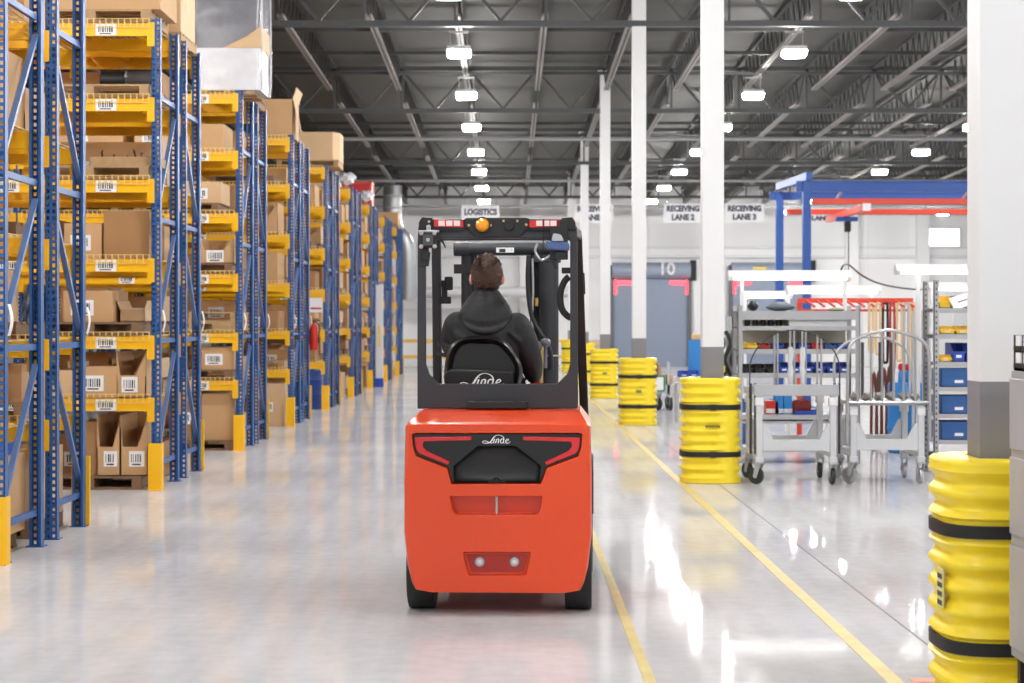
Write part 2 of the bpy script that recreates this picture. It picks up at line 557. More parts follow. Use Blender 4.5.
for i, Y in enumerate(col_y):
    top = zc(Y)+.9
    hw = .107
    m = MB().box(-hw, hw, -hw, hw, 1.36, top).mat(1).box(-hw, hw, -hw, hw, 0, 1.36)
    m.mat(0).box(-hw-.05, hw+.05, -hw-.02, hw+.02, top-.03, top)
    o = struct(m.build('column', [WHITE, GREYP], None, smooth=0, loc=(COLX+(.003 if i == 0 else .022), Y, 0)))
    g = tag(empty('column_guard', (COLX+(.025 if i == 0 else 0), Y, 0)), 'yellow ribbed guard strapped around the '+names[i], 'column guard', 'yellow column guards')
    place(gb, 'guard_body', g); place(s1, 'strap', g); place(s2, 'strap', g)
    if i in (2, 3): place(lab_small, 'maker_label', g)
    if i == 1:
        m = MB()
        for k in range(9): m.box(-.075+.016*k, -.064+.016*k, -.3125, -.300, .56+.004*(k%2), .582)
        m.build('moulded_lettering', INK, g, smooth=0)
    if i == 0:
        g.scale = (.965, .965, 1)
        ml = MB().mat(0).box(-.306, -.30, -.17, -.07, .44, .60).mat(1)
        for k in range(4): ml.box(-.3075, -.305, -.16, -.08, .45+.036*k, .47+.036*k)
        ml.build('maker_label', [mat('pale_label', (226,222,150), .5), INK], g, smooth=0)

# floor markings
struct(MB().box(.603, .655, -6, 69, 0, .0025).build('floor_tape', TAPEY, smooth=0))
struct(MB().box(1.685, 1.758, -6, 40, 0, .0025).build('floor_tape', TAPEY, smooth=0))
struct(MB().box(1.80, 3.2, 8.44, 8.53, 0, .0025).build('floor_tape', TAPER, smooth=0))
m = MB().box(2.075, 2.087, 8.2, 60, 0, .0012)
struct(m.build('floor_joint', mat('joint_filler', (120,118,118), .6), smooth=0))

# ------------------------------------------------------------------ high-bay lamps
def lamp_proto():
    r = empty('ceiling_lamp')
    MB().prism(rpoly([(-.20,-.17),(.20,-.17),(.20,.17),(-.20,.17)], .06), .03, .10, 'xy').build('lamp_housing', WHITE, r, bevel=.012)
    MB().loft([[(a*k, b*k, z_) for a, b in rpoly([(-.19,-.16),(.19,-.16),(.19,.16),(-.19,.16)], .06)] for k, z_ in ((.84,-.07),(.94,-.06),(1,-.02),(1,.035))]).build('lamp_lens', LAMPE, r)
    MB().cyl((-.14,0,.10),(-.14,0,.34),.008,n=6).cyl((.14,0,.10),(.14,0,.34),.008,n=6).box(-.16,.16,-.03,.03,.33,.36).build('lamp_hanger', GALV, r)
    return r
first = True
ORD = ['first','second','third','fourth','fifth','sixth','seventh','eighth','ninth','tenth','eleventh','twelfth','thirteenth','fourteenth']
LP = lamp_proto()
for X, rowname in ((-.83, 'row above the forklift'), (4.74, 'row right of second column'), (10.3, 'row above the crane'), (-6.4, 'unseen row added to light racks')):
    vis = 0
    for Y in [63.3-5.3*i for i in range(13)]:
        if X < -5 and Y > 24: continue  # lamps over the racks are added to light them, kept out of view
        z = 6.12-.0135*(Y-31.5)
        o = LP if first else dup(LP)
        first = False
        o.location = (X, Y, z-.03)
        lab = f'high bay lamp, {ORD[vis]} from far wall in the {rowname}'
        vis += 1
        tag(o, lab, 'ceiling lamp', 'high bay lamps under the roof')
for (px, py, w) in ((791, 212, 'behind the blue crane post'), (943, 213, 'right of the crane hoist')):
    p = P(px, py, 64.5)
    o = dup(LP); o.location = p
    tag(o, 'small high bay lamp hung low near far wall, '+w, 'ceiling lamp', 'high bay lamps under the roof')
    MB().cyl((0,0,.35),(0,0,zc(64.5)+.36-p.z),.012,n=6).build('lamp_rod', GALV, o)
# ------------------------------------------------------------------ pallet racks
RX = -3.34
row_y = [12.56+5.6*k for k in range(9)]
LEV = [.815, 1.41, 2.15, 2.91, 3.69, 4.41]       # beam centres
BH = .12; BAY = 2.7; PW = .085
HT = 4.52
def post_mesh(front):
    m = MB(); t = .004; d = .085
    yw = 0 if front else d
    m.mat(1).box(-PW, 0, yw-(0 if front else t), yw+(t if front else 0), 0, HT)
    m.mat(0).box(-PW, -PW+t, 0, d, 0, HT).box(-t, 0, 0, d, 0, HT)
    yl = d if front else 0
    m.box(-PW, -PW+.02, yl-t, yl, 0, HT).box(-.02, 0, yl-t, yl, 0, HT)
    m.box(-PW-.02, .02, -.02, d+.02, 0, .008)
    return m.mesh('post', [RBLUE, HBLUE], 0)
PF, PR = post_mesh(True), post_mesh(False)
def brace_mesh(h, tall, flip):
    """one horizontal plus its diagonal over a frame of clear depth 1.06"""
    m = MB(); x = -PW/2
    m.bar((x, .085, h), (x, .975, h), .03, .045)
    me1 = m.mesh('brace', RBLUE, 0)
    m = MB()
    a, b = (h+.10, h+1.05) if not flip else (h+1.05, h+.10)
    m.bar((x, .08, a), (x, .98, b), .032, .04, up=(1,0,0))
    return me1, m.mesh('brace', mat('brace_paint', (96, 124, 176), .38, metal=.15), 0)
BR = {}
for h in (.25, 1.43, 2.60, 3.78):
    for fl in (False, True): BR[h, fl] = brace_mesh(h, 1, fl)
def beam_mesh(front):
    m = MB(); s = 1 if front else -1
    L = BAY
    y0, y1 = (.0, .045) if front else (.04, .085)
    m.box(-PW-L, -PW, y0, y1, -BH/2, BH/2)
    yp = (-.008, 0) if front else (.085, .093)
    for x0, x1 in ((-PW-.04, -PW+.03), (-PW-L-.03, -PW-L+.04)):
        m.box(x0, x1, yp[0], yp[1], -.16, .07)
        for z in (-.12, -.03, .04): m.box((x0+x1)/2-.008, (x0+x1)/2+.008, yp[0]-(.006 if front else 0), yp[1]+(0 if front else .006), z-.008, z+.008)
    return m.mesh('beam', RYEL, 0)
BF, BB = beam_mesh(True), beam_mesh(False)
m = MB()
n = int(BAY/.06)
for i in range(n+1):
    x = -PW-.02-(BAY-.04)*i/n
    m.box(x-.003, x+.003, -.006, 1.066, .063, .069)
    m.box(x-.0045, x+.0045, -.010, -.002, .020, .108).box(x-.003, x+.003, 1.061, 1.067, .018, .069)
for y in (.1, .3, .53, .76, .96): m.box(-PW-BAY+.02, -PW-.02, y-.003, y+.003, .057, .063)
m.box(-PW-BAY+.02, -PW-.02, -.012, -.004, .018, .024).box(-PW-BAY+.02, -PW-.02, -.009, -.003, .100, .106)
DM = m.mesh('wire_deck', WIRE, 0)
m = MB()
for i in range(6):
    x = -PW-.25-(BAY-.5)*i/5
    m.add([(x-.03,.05,.056),(x+.03,.05,.056),(x+.03,1.01,.056),(x-.03,1.01,.056),(x-.02,.05,.02),(x+.02,.05,.02),(x+.02,1.01,.02),(x-.02,1.01,.02)],
          [(0,1,2,3),(4,7,6,5),(0,4,5,1),(1,5,6,2),(2,6,7,3),(3,7,4,0)])
SUP = m.mesh('deck_support', RYEL, 0)
def barcode_mesh(w, h, name='barcode_label', seed=0, strip=False):
    rnd = random.Random(seed); m = MB()
    m.mat(0).box(-w/2, w/2, -.0025, 0, -h/2, h/2).mat(1)
    x = -w*.36; zt = h*.30; zb = -h*.22
    while x < w*.34:
        b = rnd.choice((.006, .009, .014))
        m.box(x, x+b, -.0035, -.0024, zb, zt); x += b+rnd.choice((.007, .011, .016))
    m.box(-w*.3, w*.25, -.0035, -.0024, -h*.40, -h*.31)
    return m.mesh(name, [TAG, INK], 0)
BC = barcode_mesh(.2, .11)
m = MB().prism(rpoly([(-.05,-.055),(.045,-.055),(.045,-.045),(-.04,-.045),(-.04,.13),(.03,.13),(.03,.13+.0),(-.05,.14)], 0), 0, .45, 'xy')
m2 = MB().prism([(-PW-.022,-.05),(.022,-.05),(.022,.06),(.014,.06),(.014,-.042),(-PW-.014,-.042),(-PW-.014,.06),(-PW-.022,.06)], 0, .45, 'xy')
m2.box(-PW-.03, .03, -.08, -.05, 0, .008)
GM = m2.mesh('post_guard', RYEL, 0)
m = MB().box(-PW-.03, .03, .088, .12, .0, .55)
GM2 = m.mesh('post_guard', RYEL, 0)
c = [(.018+.02*math.sin(math.pi*t/10), -.105+.021*t) for t in range(11)]
m = MB().loft([[(x, -.035, z), (x+.004, -.035, z), (x+.004, .03, z), (x, .03, z)] for x, z in c])
TG = m.mesh('aisle_tag', TAG, 40)
def rack(k):
    y0 = row_y[k]
    bays = 1 if k < 1 else 2
    r = tag(empty('pallet_rack', (RX, y0, 0)), f'blue and yellow double-sided pallet rack, {ORD[k]} rack row from the camera', 'pallet rack', 'pallet racks along the aisle')
    for b in range(bays+1):
        dx = -b*(BAY+PW)
        for yy, me in ((0, PF), (.975, PR), (1.44, PF), (2.315, PR)): place(me, 'post', r, (dx, yy, 0))
        for fl, yy in ((False, 0), (True, 1.40)):
            for h in (.25, 1.43, 2.60, 3.78):
                place(BR[h, fl][0], 'brace', r, (dx, yy, 0))
                if h < 3.5: place(BR[h, fl][1], 'brace', r, (dx, yy, 0))
    for b in range(bays):
        dx = -b*(BAY+PW)
        for z in LEV:
            for yy, me in ((0, BF), (.975, BB), (1.44, BF), (2.315, BB)):
                o = place(me, 'beam', r, (dx, yy, z))
                if me is BF and b == 0 and yy == 0:
                    for lx in (-.52, -1.45):
                        l = place(BC, 'barcode_label', o, (lx, -.001, .0))
            for yy in (0, 1.42):
                place(DM, 'wire_deck', r, (dx, yy-.003, z))
                place(SUP, 'deck_support', r, (dx, yy, z))
    place(GM, 'post_guard', r, (0, 0, 0))
    place(GM2, 'post_guard', r, (0, 2.315, 0))
    for yy in (.03, 2.36): place(TG, 'aisle_tag', r, (0, yy, 1.62))
    for yy in (.99, 1.44):
        for z in (.9, 2.3, 3.75): pass
    return r
racks = [rack(k) for k in range(9)]

# ------------------------------------------------------------------ pallets, cartons and goods on the racks
def pallet_mesh(w, d, h=.13, mt=WOOD, seed=0):
    m = MB(); nb = 6
    for x in (-w/2+.05, 0, w/2-.05): m.box(x-.045, x+.045, -d/2, d/2, .022, h-.02)
    for i in range(nb):
        y = -d/2+.06+(d-.12)*i/(nb-1)
        m.box(-w/2, w/2, y-.055, y+.055, h-.021, h)
    for y in (-d/2+.055, 0, d/2-.055): m.box(-w/2, w/2, y-.055, y+.055, 0, .023)
    return m.mesh('pallet', mt, 0)
PAL = [pallet_mesh(1.15, .98, mt=WOOD), pallet_mesh(1.0, .95, mt=WOODD)]
CM = {}
def carton_parts(w, d, h, mt, kind, seed):
    key = (w, d, h, mt.name, kind, seed)
    if key in CM: return CM[key]
    m = MB(); t = .008
    parts = []
    if kind == 'closed':
        m.box(-w/2, w/2, -d/2, d/2, 0, h)
        body = m.mesh('carton_body', mt, 0)
        tp = MB().box(-w/2-.001, w/2+.001, -.03, .03, h-.001, h+.0015).box(w/2, w/2+.0015, -.03, .03, h-.09, h+.001).box(-w/2-.0015, -w/2, -.03, .03, h-.09, h+.001)
        parts.append(('tape_strip', tp.mesh('tape_strip', TAPE, 0), (0,0,0)))
    elif kind == 'open':            # flaps folded up and out
        m.box(-w/2, w/2, -d/2, d/2, 0, t)
        m.box(-w/2, -w/2+t, -d/2, d/2, 0, h).box(w/2-t, w/2, -d/2, d/2, 0, h).box(-w/2, w/2, -d/2, -d/2+t, 0, h).box(-w/2, w/2, d/2-t, d/2, 0, h)
        body = m.mesh('carton_body', mt, 0)
        f = MB()
        fl = min(.2, w*.4)
        f.bar((-w/2+t/2, 0, h), (-w/2-fl*.5, 0, h+fl*.8), d*.96, t, up=(0,1,0)) if False else None
        f.add([(-w/2,-d/2,h),(-w/2,d/2,h),(-w/2-fl*.35,d/2,h+fl*.9),(-w/2-fl*.35,-d/2,h+fl*.9),(-w/2+t,-d/2,h),(-w/2+t,d/2,h),(-w/2-fl*.35+t,d/2,h+fl*.9),(-w/2-fl*.35+t,-d/2,h+fl*.9)],
              [(0,1,2,3),(4,7,6,5),(0,4,5,1),(2,6,7,3),(1,5,6,2),(3,7,4,0)])
        parts.append(('flap', f.mesh('flap', CARD3, 0), (0,0,0))); f = MB()
        f.add([(w/2,-d/2,h),(w/2,d/2,h),(w/2+fl*.3,d/2,h+fl*.9),(w/2+fl*.3,-d/2,h+fl*.9),(w/2-t,-d/2,h),(w/2-t,d/2,h),(w/2+fl*.3-t,d/2,h+fl*.9),(w/2+fl*.3-t,-d/2,h+fl*.9)],
              [(0,3,2,1),(4,5,6,7),(0,1,5,4),(2,3,7,6),(1,2,6,5),(3,0,4,7)])
        parts.append(('flap', f.mesh('flap', CARD3, 0), (0,0,0)))
    else:                            # 'bin': open-fronted pick box with sloping sides
        m.box(-w/2, w/2, -d/2, d/2, 0, t).box(-w/2, w/2, d/2-t, d/2, 0, h)
        m.box(-w/2, w/2, -d/2, -d/2+t, 0, h*.48)
        side = [(-d/2, 0), (d/2, 0), (d/2, h), (d/2-.25*d, h), (-d/2+.10*d, h*.95), (-d/2, h*.48)]
        side = [(-d/2, 0), (d/2, 0), (d/2, h), (-d/2+.02, h), (-d/2, h*.48)]
        m.prism(side, -w/2, -w/2+t, 'yz').prism(side, w/2-t, w/2, 'yz')
        # V-cut front cheeks
        m.add([(-w/2,-d/2,h*.48),(-w/2+.12*w,-d/2,h*.48),(-w/2,-d/2,h),(-w/2,-d/2+t,h*.48),(-w/2+.12*w,-d/2+t,h*.48),(-w/2,-d/2+t,h)],
              [(0,1,2),(3,5,4),(0,3,4,1),(1,4,5,2),(2,5,3,0)])
        m.add([(w/2,-d/2,h*.48),(w/2-.35*w,-d/2,h*.48),(w/2,-d/2,h),(w/2,-d/2+t,h*.48),(w/2-.35*w,-d/2+t,h*.48),(w/2,-d/2+t,h)],
              [(0,2,1),(3,4,5),(0,1,4,3),(1,2,5,4),(2,0,3,5)])
        body = m.mesh('carton_body', mt, 0)
    if seed % 3 != 2:
        lw, lh = min(.22, w*.55), min(.15, h*.5)
        lz = h*.28 if kind != 'closed' else h*.45
        parts.append(('barcode_label', barcode_mesh(lw, lh, seed=seed), ((seed % 5-2)*.1*w*.6, -d/2-.0005, lz)))
    CM[key] = (body, parts)
    return CM[key]
def carton(x, y, z, w, d, h, label, mt=CARD, kind='closed', seed=0, rz=0.0, group=None):
    body, parts = carton_parts(w, d, h, mt, kind, seed)
    r = tag(empty('cardboard_carton', (x, y, z), rz), label, 'carton', group)
    place(body, 'carton_body', r)
    for n_, me, loc in parts: place(me, n_, r, loc)
    return r
def pallet(x, y, z, label, i=0):
    return tag(place(PAL[i], 'wooden_pallet', None, (x, y, z)), label, 'pallet', 'wooden pallets on the racks')

LN = ['floor level', 'lowest shelf', 'second shelf', 'third shelf', 'fourth shelf', 'fifth shelf', 'top shelf']
base = [0.0]+[z+.0705 for z in LEV]
room = [.66, .44, .58, .60, .62, .55, 2.0]
rnd = random.Random(11)
SKIP = set()
def slot_fill(k, l, side, xo, posn):
    """goods on one pallet place"""
    y = row_y[k]+(.53 if side == 'front' else 1.95)
    z = base[l]; x = RX-PW-xo
    where = f'{LN[l]}, {ORD[k]} rack row {side}, {posn}'
    seed = k*100+l*10+(5 if side == 'rear' else 0)+(2 if posn[0] == 'o' else 0)
    q = random.Random(seed)
    mt = q.choice((CARD, CARD, CARD2, CARD3))
    h = room[l]
    style = q.random()
    if l == 6:
        if style < .75:
            pallet(x, y, z, f'wooden pallet, {where}', q.randint(0,1))
            hh = q.uniform(.28, .55)
            carton(x, y, z+.131, 1.05, .9, hh, f'large brown carton, {where}', mt, 'closed', seed)
        return
    if style < .38:
        pallet(x, y, z, f'wooden pallet, {where}', q.randint(0,1))
        hh = min(h-.17, q.uniform(.26, .44))
        carton(x-.27, y, z+.131, .5, .8, hh, f'brown carton left on pallet, {where}', mt, 'closed', seed)
        carton(x+.27, y-.04, z+.131, .5, .75, hh*q.uniform(.7, 1.0), f'brown carton right on pallet, {where}', q.choice((CARD, CARD3)), q.choice(('closed', 'bin')), seed+1)
    elif style < .72:
        hh = h*q.uniform(.62, .86)
        carton(x-.29, y-.08, z, .54, .78, hh, f'cardboard carton at left, {where}', mt, q.choice(('closed', 'bin')), seed)
        carton(x+.29, y-.08, z, .54, .78, hh*q.uniform(.8, 1.0), f'cardboard carton at right, {where}', q.choice((CARD, CARD2)), q.choice(('closed', 'bin', 'closed')), seed+1)
    elif style < .86:
        pallet(x, y, z, f'empty pallet, {where}', 1)
    else:
        carton(x, y, z, 1.1, .9, h*.8, f'wide cardboard carton, {where}', mt, 'closed', seed)
CUSTOM = {}   # (row, level, side) places filled by hand below
for key in [(1,0,'front'),(1,1,'front'),(1,2,'front'),(1,3,'front'),(1,4,'front'),(1,5,'front'),(1,6,'front'),(1,6,'rear'),
            (0,6,'front'),(0,6,'rear'),(2,6,'front'),(2,6,'rear'),(3,6,'front'),(3,6,'rear'),(2,0,'front'),(2,1,'front'),(2,3,'front'),(2,2,'front'),
            (0,0,'rear'),(0,0,'front'),(3,0,'front'),(4,0,'front'),(3,6,'rear'),(4,6,'front'),(4,6,'rear'),(5,6,'front'),(5,6,'rear'),(6,6,'front'),(6,6,'rear'),(7,6,'front'),(7,6,'rear'),(8,6,'front'),(8,6,'rear'),(3,1,'front')]:
    CUSTOM[key] = 1
for k in range(9):
    for l in range(7):
        for side in ('front', 'rear'):
            if k == 0 and side == 'front': continue       # out of the frame
            if (k, l, side) in CUSTOM: continue
            slot_fill(k, l, side, .72, 'beside aisle')
            if k in (1, 2, 3) and side == 'front' and l < 6:
                slot_fill(k, l, side, 1.98, 'one place in from aisle')

# --- second row, seen between the frames of the first
y = row_y[1]+.5
def bx(px): return (px-VPX)*row_y[1]/F_PX+.0        # x at the front face of the second row
pallet(RX-PW-.60, y, 0, 'wooden pallet under the two floor pick boxes in the second rack row', 1)
carton(bx(107.5), y-.03, .131, .235, .8, .58, 'tall open pick box with barcode, left of two on floor, second rack row', CARD, 'bin', 3)
carton(bx(132), y-.03, .131, .27, .8, .58, 'tall open pick box with barcode, right of two on floor, second rack row', CARD, 'bin', 4)
carton(bx(87.5), y, .131, .13, .8, .52, 'narrow brown carton left of the two open pick boxes, second rack row', CARD2, 'closed', 2)
z = base[1]
carton(bx(97), y-.06, z, .36, .8, .30, 'brown carton with a large barcode on the lowest shelf of the second rack row', CARD, 'closed', 0)
carton(bx(130.5), y-.06, z, .28, .8, .44, 'open pick box with barcode at aisle end of lowest shelf, second rack row', CARD, 'bin', 1)
carton(bx(62), y-.03, z, .26, .8, .26, 'pale carton behind the first rack frame, lowest shelf of the second rack row', CARD3, 'closed', 5)
z = base[2]
pallet(RX-PW-.60, y, z, 'dark wooden pallet on the second shelf of the second rack row', 1)
carton(bx(86), y-.04, z+.131, .47, .75, .30, 'square brown carton on the dark pallet, second shelf of the second rack row', CARD, 'closed', 0)
carton(bx(127), y+.05, z+.131, .24, .6, .12, 'flat open carton on the dark pallet, second shelf of the second rack row', CARD3, 'open', 2)
z = base[3]
carton(bx(124), y+.02, z, .44, .8, .46, 'dark brown tall carton on the third shelf of the second rack row', CARD2, 'closed', 2)
carton(bx(80), y+.02, z, .36, .8, .34, 'brown carton left of the dark one on the third shelf, second rack row', CARD, 'closed', 1)
z = base[4]
pallet(RX-PW-.60, y, z, 'pale wooden pallet on the fourth shelf of the second rack row', 0)
def parts_tray(x, y, z, label, seed):
    q = random.Random(seed)
    r = tag(empty('parts_tray', (x, y, z)), label, 'tray')
    m = MB().box(-.32,.32,-.3,.3,0,.015)
    for s in (-1,1): m.box(s*.32-.008, s*.32+.008, -.3,.3,0,.09).box(-.32,.32,s*.3-.008,s*.3+.008,0,.09)
    m.build('tray', WOOD, r, smooth=0)
    for i in range(9):
        px_, h_ = -.27+.067*i, q.uniform(.08,.2)
        MB().tube([(px_, q.uniform(-.2,.1), .016), (px_+q.uniform(-.02,.02), -.1, h_), (px_+q.uniform(.01,.04), -.18, h_+q.uniform(-.05,.02))], .009, 6).build('metal_part', q.choice((DARKST, STEEL, BLACK)), r)
    return r
parts_tray(bx(122), y-.1, z+.131, 'wooden tray of small metal parts on the fourth shelf of the second rack row', 5)
z = base[5]
pallet(RX-PW-.60, y, z, 'wooden pallet carrying dark rolls on the fifth shelf, second rack row', 0)
for i, (xx, mt_, nm) in enumerate(((104, BLKP, 'left'), (132, DARKST, 'right'))):
    r = tag(empty('wrapped_roll', (bx(xx), y-.05, z+.131+.09)), f'dark wrapped roll lying on the fifth shelf of the second rack row, {nm} one', 'roll')
    MB().cyl((-.12,0,0),(.12,0,0),.09,n=18).build('roll', mt_, r)
    MB().cyl((-.13,0,0),(.13,0,0),.03,n=12).build('core', WHITE, r)
z = base[6]
pallet(bx(104)-.13, y, z, 'wooden pallet on the top shelf of the second rack row', 0)
carton(bx(106), y-.02, z+.131, 1.03, .9, .62, 'huge brown carton on top of the second rack row, front side', CARD, 'closed', 2)
pallet(RX-.62, row_y[1]+1.92, z, 'wooden pallet on the rear top shelf of the second rack row', 0)
carton(RX-.37, row_y[1]+1.92, z+.131, .62, .9, .36, 'pale carton at the bottom of two on the rear top of the second rack row', CARD3, 'closed', 2)
carton(RX-.37, row_y[1]+1.92, z+.492, .62, .9, .5, 'pale carton stacked above another on the rear top of the second rack row', CARD3, 'closed', 2)
# --- first row, rear side at floor level: seen through the frame
pallet(RX-.68, row_y[0]+1.95, 0, 'wooden pallet on the floor inside the nearest rack row, rear side', 1)
carton(RX-.40, row_y[0]+1.92, .131, .5, .7, .52, 'pale carton on the floor pallet of the nearest rack row, rear side', CARD3, 'closed', 1)
pallet(RX-.68, row_y[0]+.53, 0, 'weathered pallet on the floor at the front of the nearest rack row', 1)
carton(RX-.62, row_y[0]+.53, .131, 1.0, .9, .55, 'big brown carton standing on the weathered pallet of the nearest rack row', CARD, 'closed', 2)
t = MB(); t.box(-.45,.45,-.3,.3,0,.012)
for s in (-1,1): t.box(s*.45-.01,s*.45+.01,-.3,.3,0,.07).box(-.45,.45,s*.3-.01,s*.3+.01,0,.07)
tag(t.build('blue_tray', BBLUE, None, smooth=0, loc=(RX-.6, row_y[0]+.5, .682)), 'flat blue plastic tray on the big carton in the nearest rack row', 'tray')
z = base[4]
carton(RX-.52, row_y[0]+.53, z, .8, .8, .5, 'brown carton by the aisle on the fourth shelf of the nearest rack row, front side', CARD, 'closed', 2)
z = base[2]
pallet(RX-.72, row_y[0]+.53, z, 'weathered pallet on the second shelf of the nearest rack row, front side', 1)
carton(RX-.6, row_y[0]+.5, z+.131, .9, .85, .36, 'brown carton with barcode on the second shelf of the nearest rack row, front side', CARD, 'closed', 1)

# --- third row (first seen right of the second row's frame)
y = row_y[2]+.5
def cx3(px): return (px-VPX)*row_y[2]/F_PX
pallet(RX-PW-.55, y, 0, 'dark pallet on the floor in the third rack row', 1)
carton(cx3(217), y, .131, .42, .8, .58, 'tall plain brown carton on the floor of the third rack row, by the aisle', CARD, 'closed', 2)
carton(cx3(184), y, .131, .36, .8, .6, 'dark brown carton left of the plain one on the floor of the third rack row', CARD2, 'closed', 1)
z = base[1]
pallet(RX-PW-.55, y, z, 'wooden pallet on the lowest shelf of the third rack row', 1)
carton(cx3(217), y-.04, z+.131, .4, .8, .28, 'brown carton with square barcode on the lowest shelf of the third rack row', CARD, 'closed', 0)
z = base[2]
pallet(RX-PW-.55, y, z, 'pale wooden pallet standing empty on the second shelf of the third rack row', 0)
pallet(RX-PW-.55, y+.02, z+.131, 'pale wooden pallet stacked on another on the second shelf of the third rack row', 0)
z = base[3]
pallet(RX-PW-.55, y, z, 'dark pallet under an open carton on the third shelf of the third rack row', 1)
carton(cx3(216), y-.04, z+.131, .42, .75, .32, 'open carton with barcode on the third shelf of the third rack row', CARD, 'bin', 1)
# --- tops of the third and fourth rows
z = base[6]
def film_load(x, y, z, w, d, h, label):
    r = tag(empty('film_wrapped_pallet_load', (x, y, z)), label, 'pallet load')
    place(pallet_mesh(w*.8, d*.95, .13), 'pallet', r)
    q = random.Random(3)
    def wr(d_, p): return p
    m = MB()
    prof = rpoly([(-w/2,-d/2),(w/2,-d/2),(w/2,d/2),(-w/2,d/2)], .05, 3)
    rings = []
    for i in range(13):
        zz = .05+(h*.33)*i/12
        rings.append([(a*(1+q.uniform(-.012,.012)), b*(1+q.uniform(-.012,.012)), zz) for a, b in prof])
    m.loft(rings); m.build('lower_wrapped_block', WRAP, r, smooth=50)
    m = MB(); rings = []
    for i in range(13):
        zz = .05+h*.33+.002+(h*.67)*i/12
        s_ = 1.0-.02*abs(i-6)/6
        rings.append([(a*s_*(1+q.uniform(-.015,.015)), b*s_*(1+q.uniform(-.015,.015)), zz) for a, b in prof])
    m.loft(rings); m.build('upper_film_block', FILMG, r, smooth=50)
    m = MB()
    for s in (-1, 1):
        m.tube(catmull([(w/2+.012, s*d*.46, .10+h), (w/2+.015, s*d*.47, h*.6), (w/2+.02, s*d*.46, .3), (w/2+.01, s*d*.42, .05)], 6), .016, 6)
    m.build('loose_film_edge', WRAP, r)
    MB().prism([(-w*.05,.05+h*.33),(w/2+.014,.05+h*.33),(w/2+.014,.05+h*.50),(w*.3,.05+h*.42)], -d/2-.014, d/2-.1).build('cardboard_band', CARD3, r, smooth=0)
    return r
film_load(cx3(226), row_y[2]+.53, z, .84, .92, 1.6, 'white and grey film-wrapped pallet load on top of the third rack row')
pallet(RX-.52, row_y[2]+1.95, z, 'wooden pallet on the rear top of the third rack row', 1)
o = carton(RX-.28, row_y[3]+.53, z, .52, .85, .60, 'torn open cardboard carton with hanging flap on top of the fourth rack row', CARD, 'open', 2)
MB().add([(.262,-.42,.59),(.262,-.02,.59),(.36,.0,.02),(.40,-.38,.0),(.268,-.42,.59),(.268,-.02,.59),(.368,.0,.02),(.408,-.38,.0)],
         [(0,1,2,3),(4,7,6,5),(0,4,5,1),(1,5,6,2),(2,6,7,3),(3,7,4,0)]).build('hanging_flap', CARD3, o, smooth=0)
pallet(RX-.38, row_y[4]+.53, z, 'wooden pallet on top of the fifth rack row', 0)
r = tag(empty('cardboard_carton', (RX-.22, row_y[4]+.53, z+.131)), 'big pale carton with cut corner on top of the fifth rack row', 'carton')
MB().prism([(-.45,-.45),(.30,-.45),(.42,-.2),(.42,.45),(-.45,.45)], 0, .52, 'xy').build('carton_body', CARD3, r, smooth=0)
MB().box(-.45,.3,-.03,.03,.52,.522).build('tape_strip', TAPE, r, smooth=0)
pallet(RX-.52, row_y[4]+1.95, z, 'wooden pallet on the rear top of the fifth rack row', 1)
# fourth row floor level and shelf
carton(RX-.4, row_y[3]+.5, .0, .5, .9, .66, 'tall carton with white label on the floor of the fourth rack row', CARD3, 'closed', 1)
pallet(RX-.72, row_y[3]+.53, base[1], 'stacked pallet on the lowest shelf of the fourth rack row', 0)
# blue drum on the floor of the fifth row
r = tag(empty('blue_drum', (RX-.42, row_y[4]+.45, 0)), 'blue plastic drum on the floor of the fifth rack row', 'drum')
MB().lathe([(.27,0),(.285,.02),(.285,.26),(.295,.28),(.285,.30),(.285,.52),(.295,.54),(.285,.56),(.285,.70),(.26,.72),(.24,.70)], n=28).build('drum_body', mat('dark_drum_blue', (36, 72, 150), .4), r)
MB().cyl((.1,0,.69),(.1,0,.725),.04).build('bung', BLACK, r)
# long wrapped tubes sticking out on the tops of the fifth and sixth rows
for k, n_ in ((5, 'sixth'), (6, 'seventh')):
    r = tag(empty('wrapped_pipe_bundle', (RX-.48, row_y[k]+.5, z)), f'grey film-wrapped pipe bundle with bulky end on top of the {n_} rack row', 'pipe bundle')
    MB().tube(catmull([(-1.1,.1,.10),(-.4,0,.12),(.0,-.05,.2),(.28,-.05,.24)], 6), .085, 10).build('wrapped_tube', WRAP, r)
    MB().ell((.3,-.05,.24), (.2,.16,.14), 14, 10, lambda d,p: p*(1+.15*math.sin(7*d.x+5*d.z))).build('bulky_end', WRAP, r)
    MB().tube(catmull([(-1.0,.35,.06),(-.2,.3,.08),(.15,.28,.14)], 6), .06, 10).build('wrapped_tube', GALV, r)
# tall red steel crate on the seventh row, pale crate beyond
r = tag(empty('red_steel_crate', (RX-.55, row_y[6]+1.93, z)), 'bright red panelled steel crate on the rear top of the seventh rack row', 'crate')
MB().box(-.55,.42,-.42,.42,.05,.64).build('crate_panel', REDP, r, smooth=0)
m = MB()
for x in (-.57,.38):
    for yv in (-.45,.41): m.box(x,x+.06,yv,yv+.04,0,.68)
m.box(-.57,.44,-.45,-.42,.30,.35).box(-.57,.44,-.45,-.42,.63,.68).box(-.57,.44,.42,.45,.63,.68).box(-.57,-.55,-.45,.45,.63,.68).box(.42,.44,-.45,.45,.63,.68)
m.build('crate_frame', CRANER, r, smooth=0)
pallet(RX-.6, row_y[8]+.53, z, 'wooden pallet on top of the farthest rack row', 0)
carton(RX-.5, row_y[8]+.53, z+.131, .95, .9, .35, 'flat carton on top of the farthest rack row', CARD, 'closed', 2)
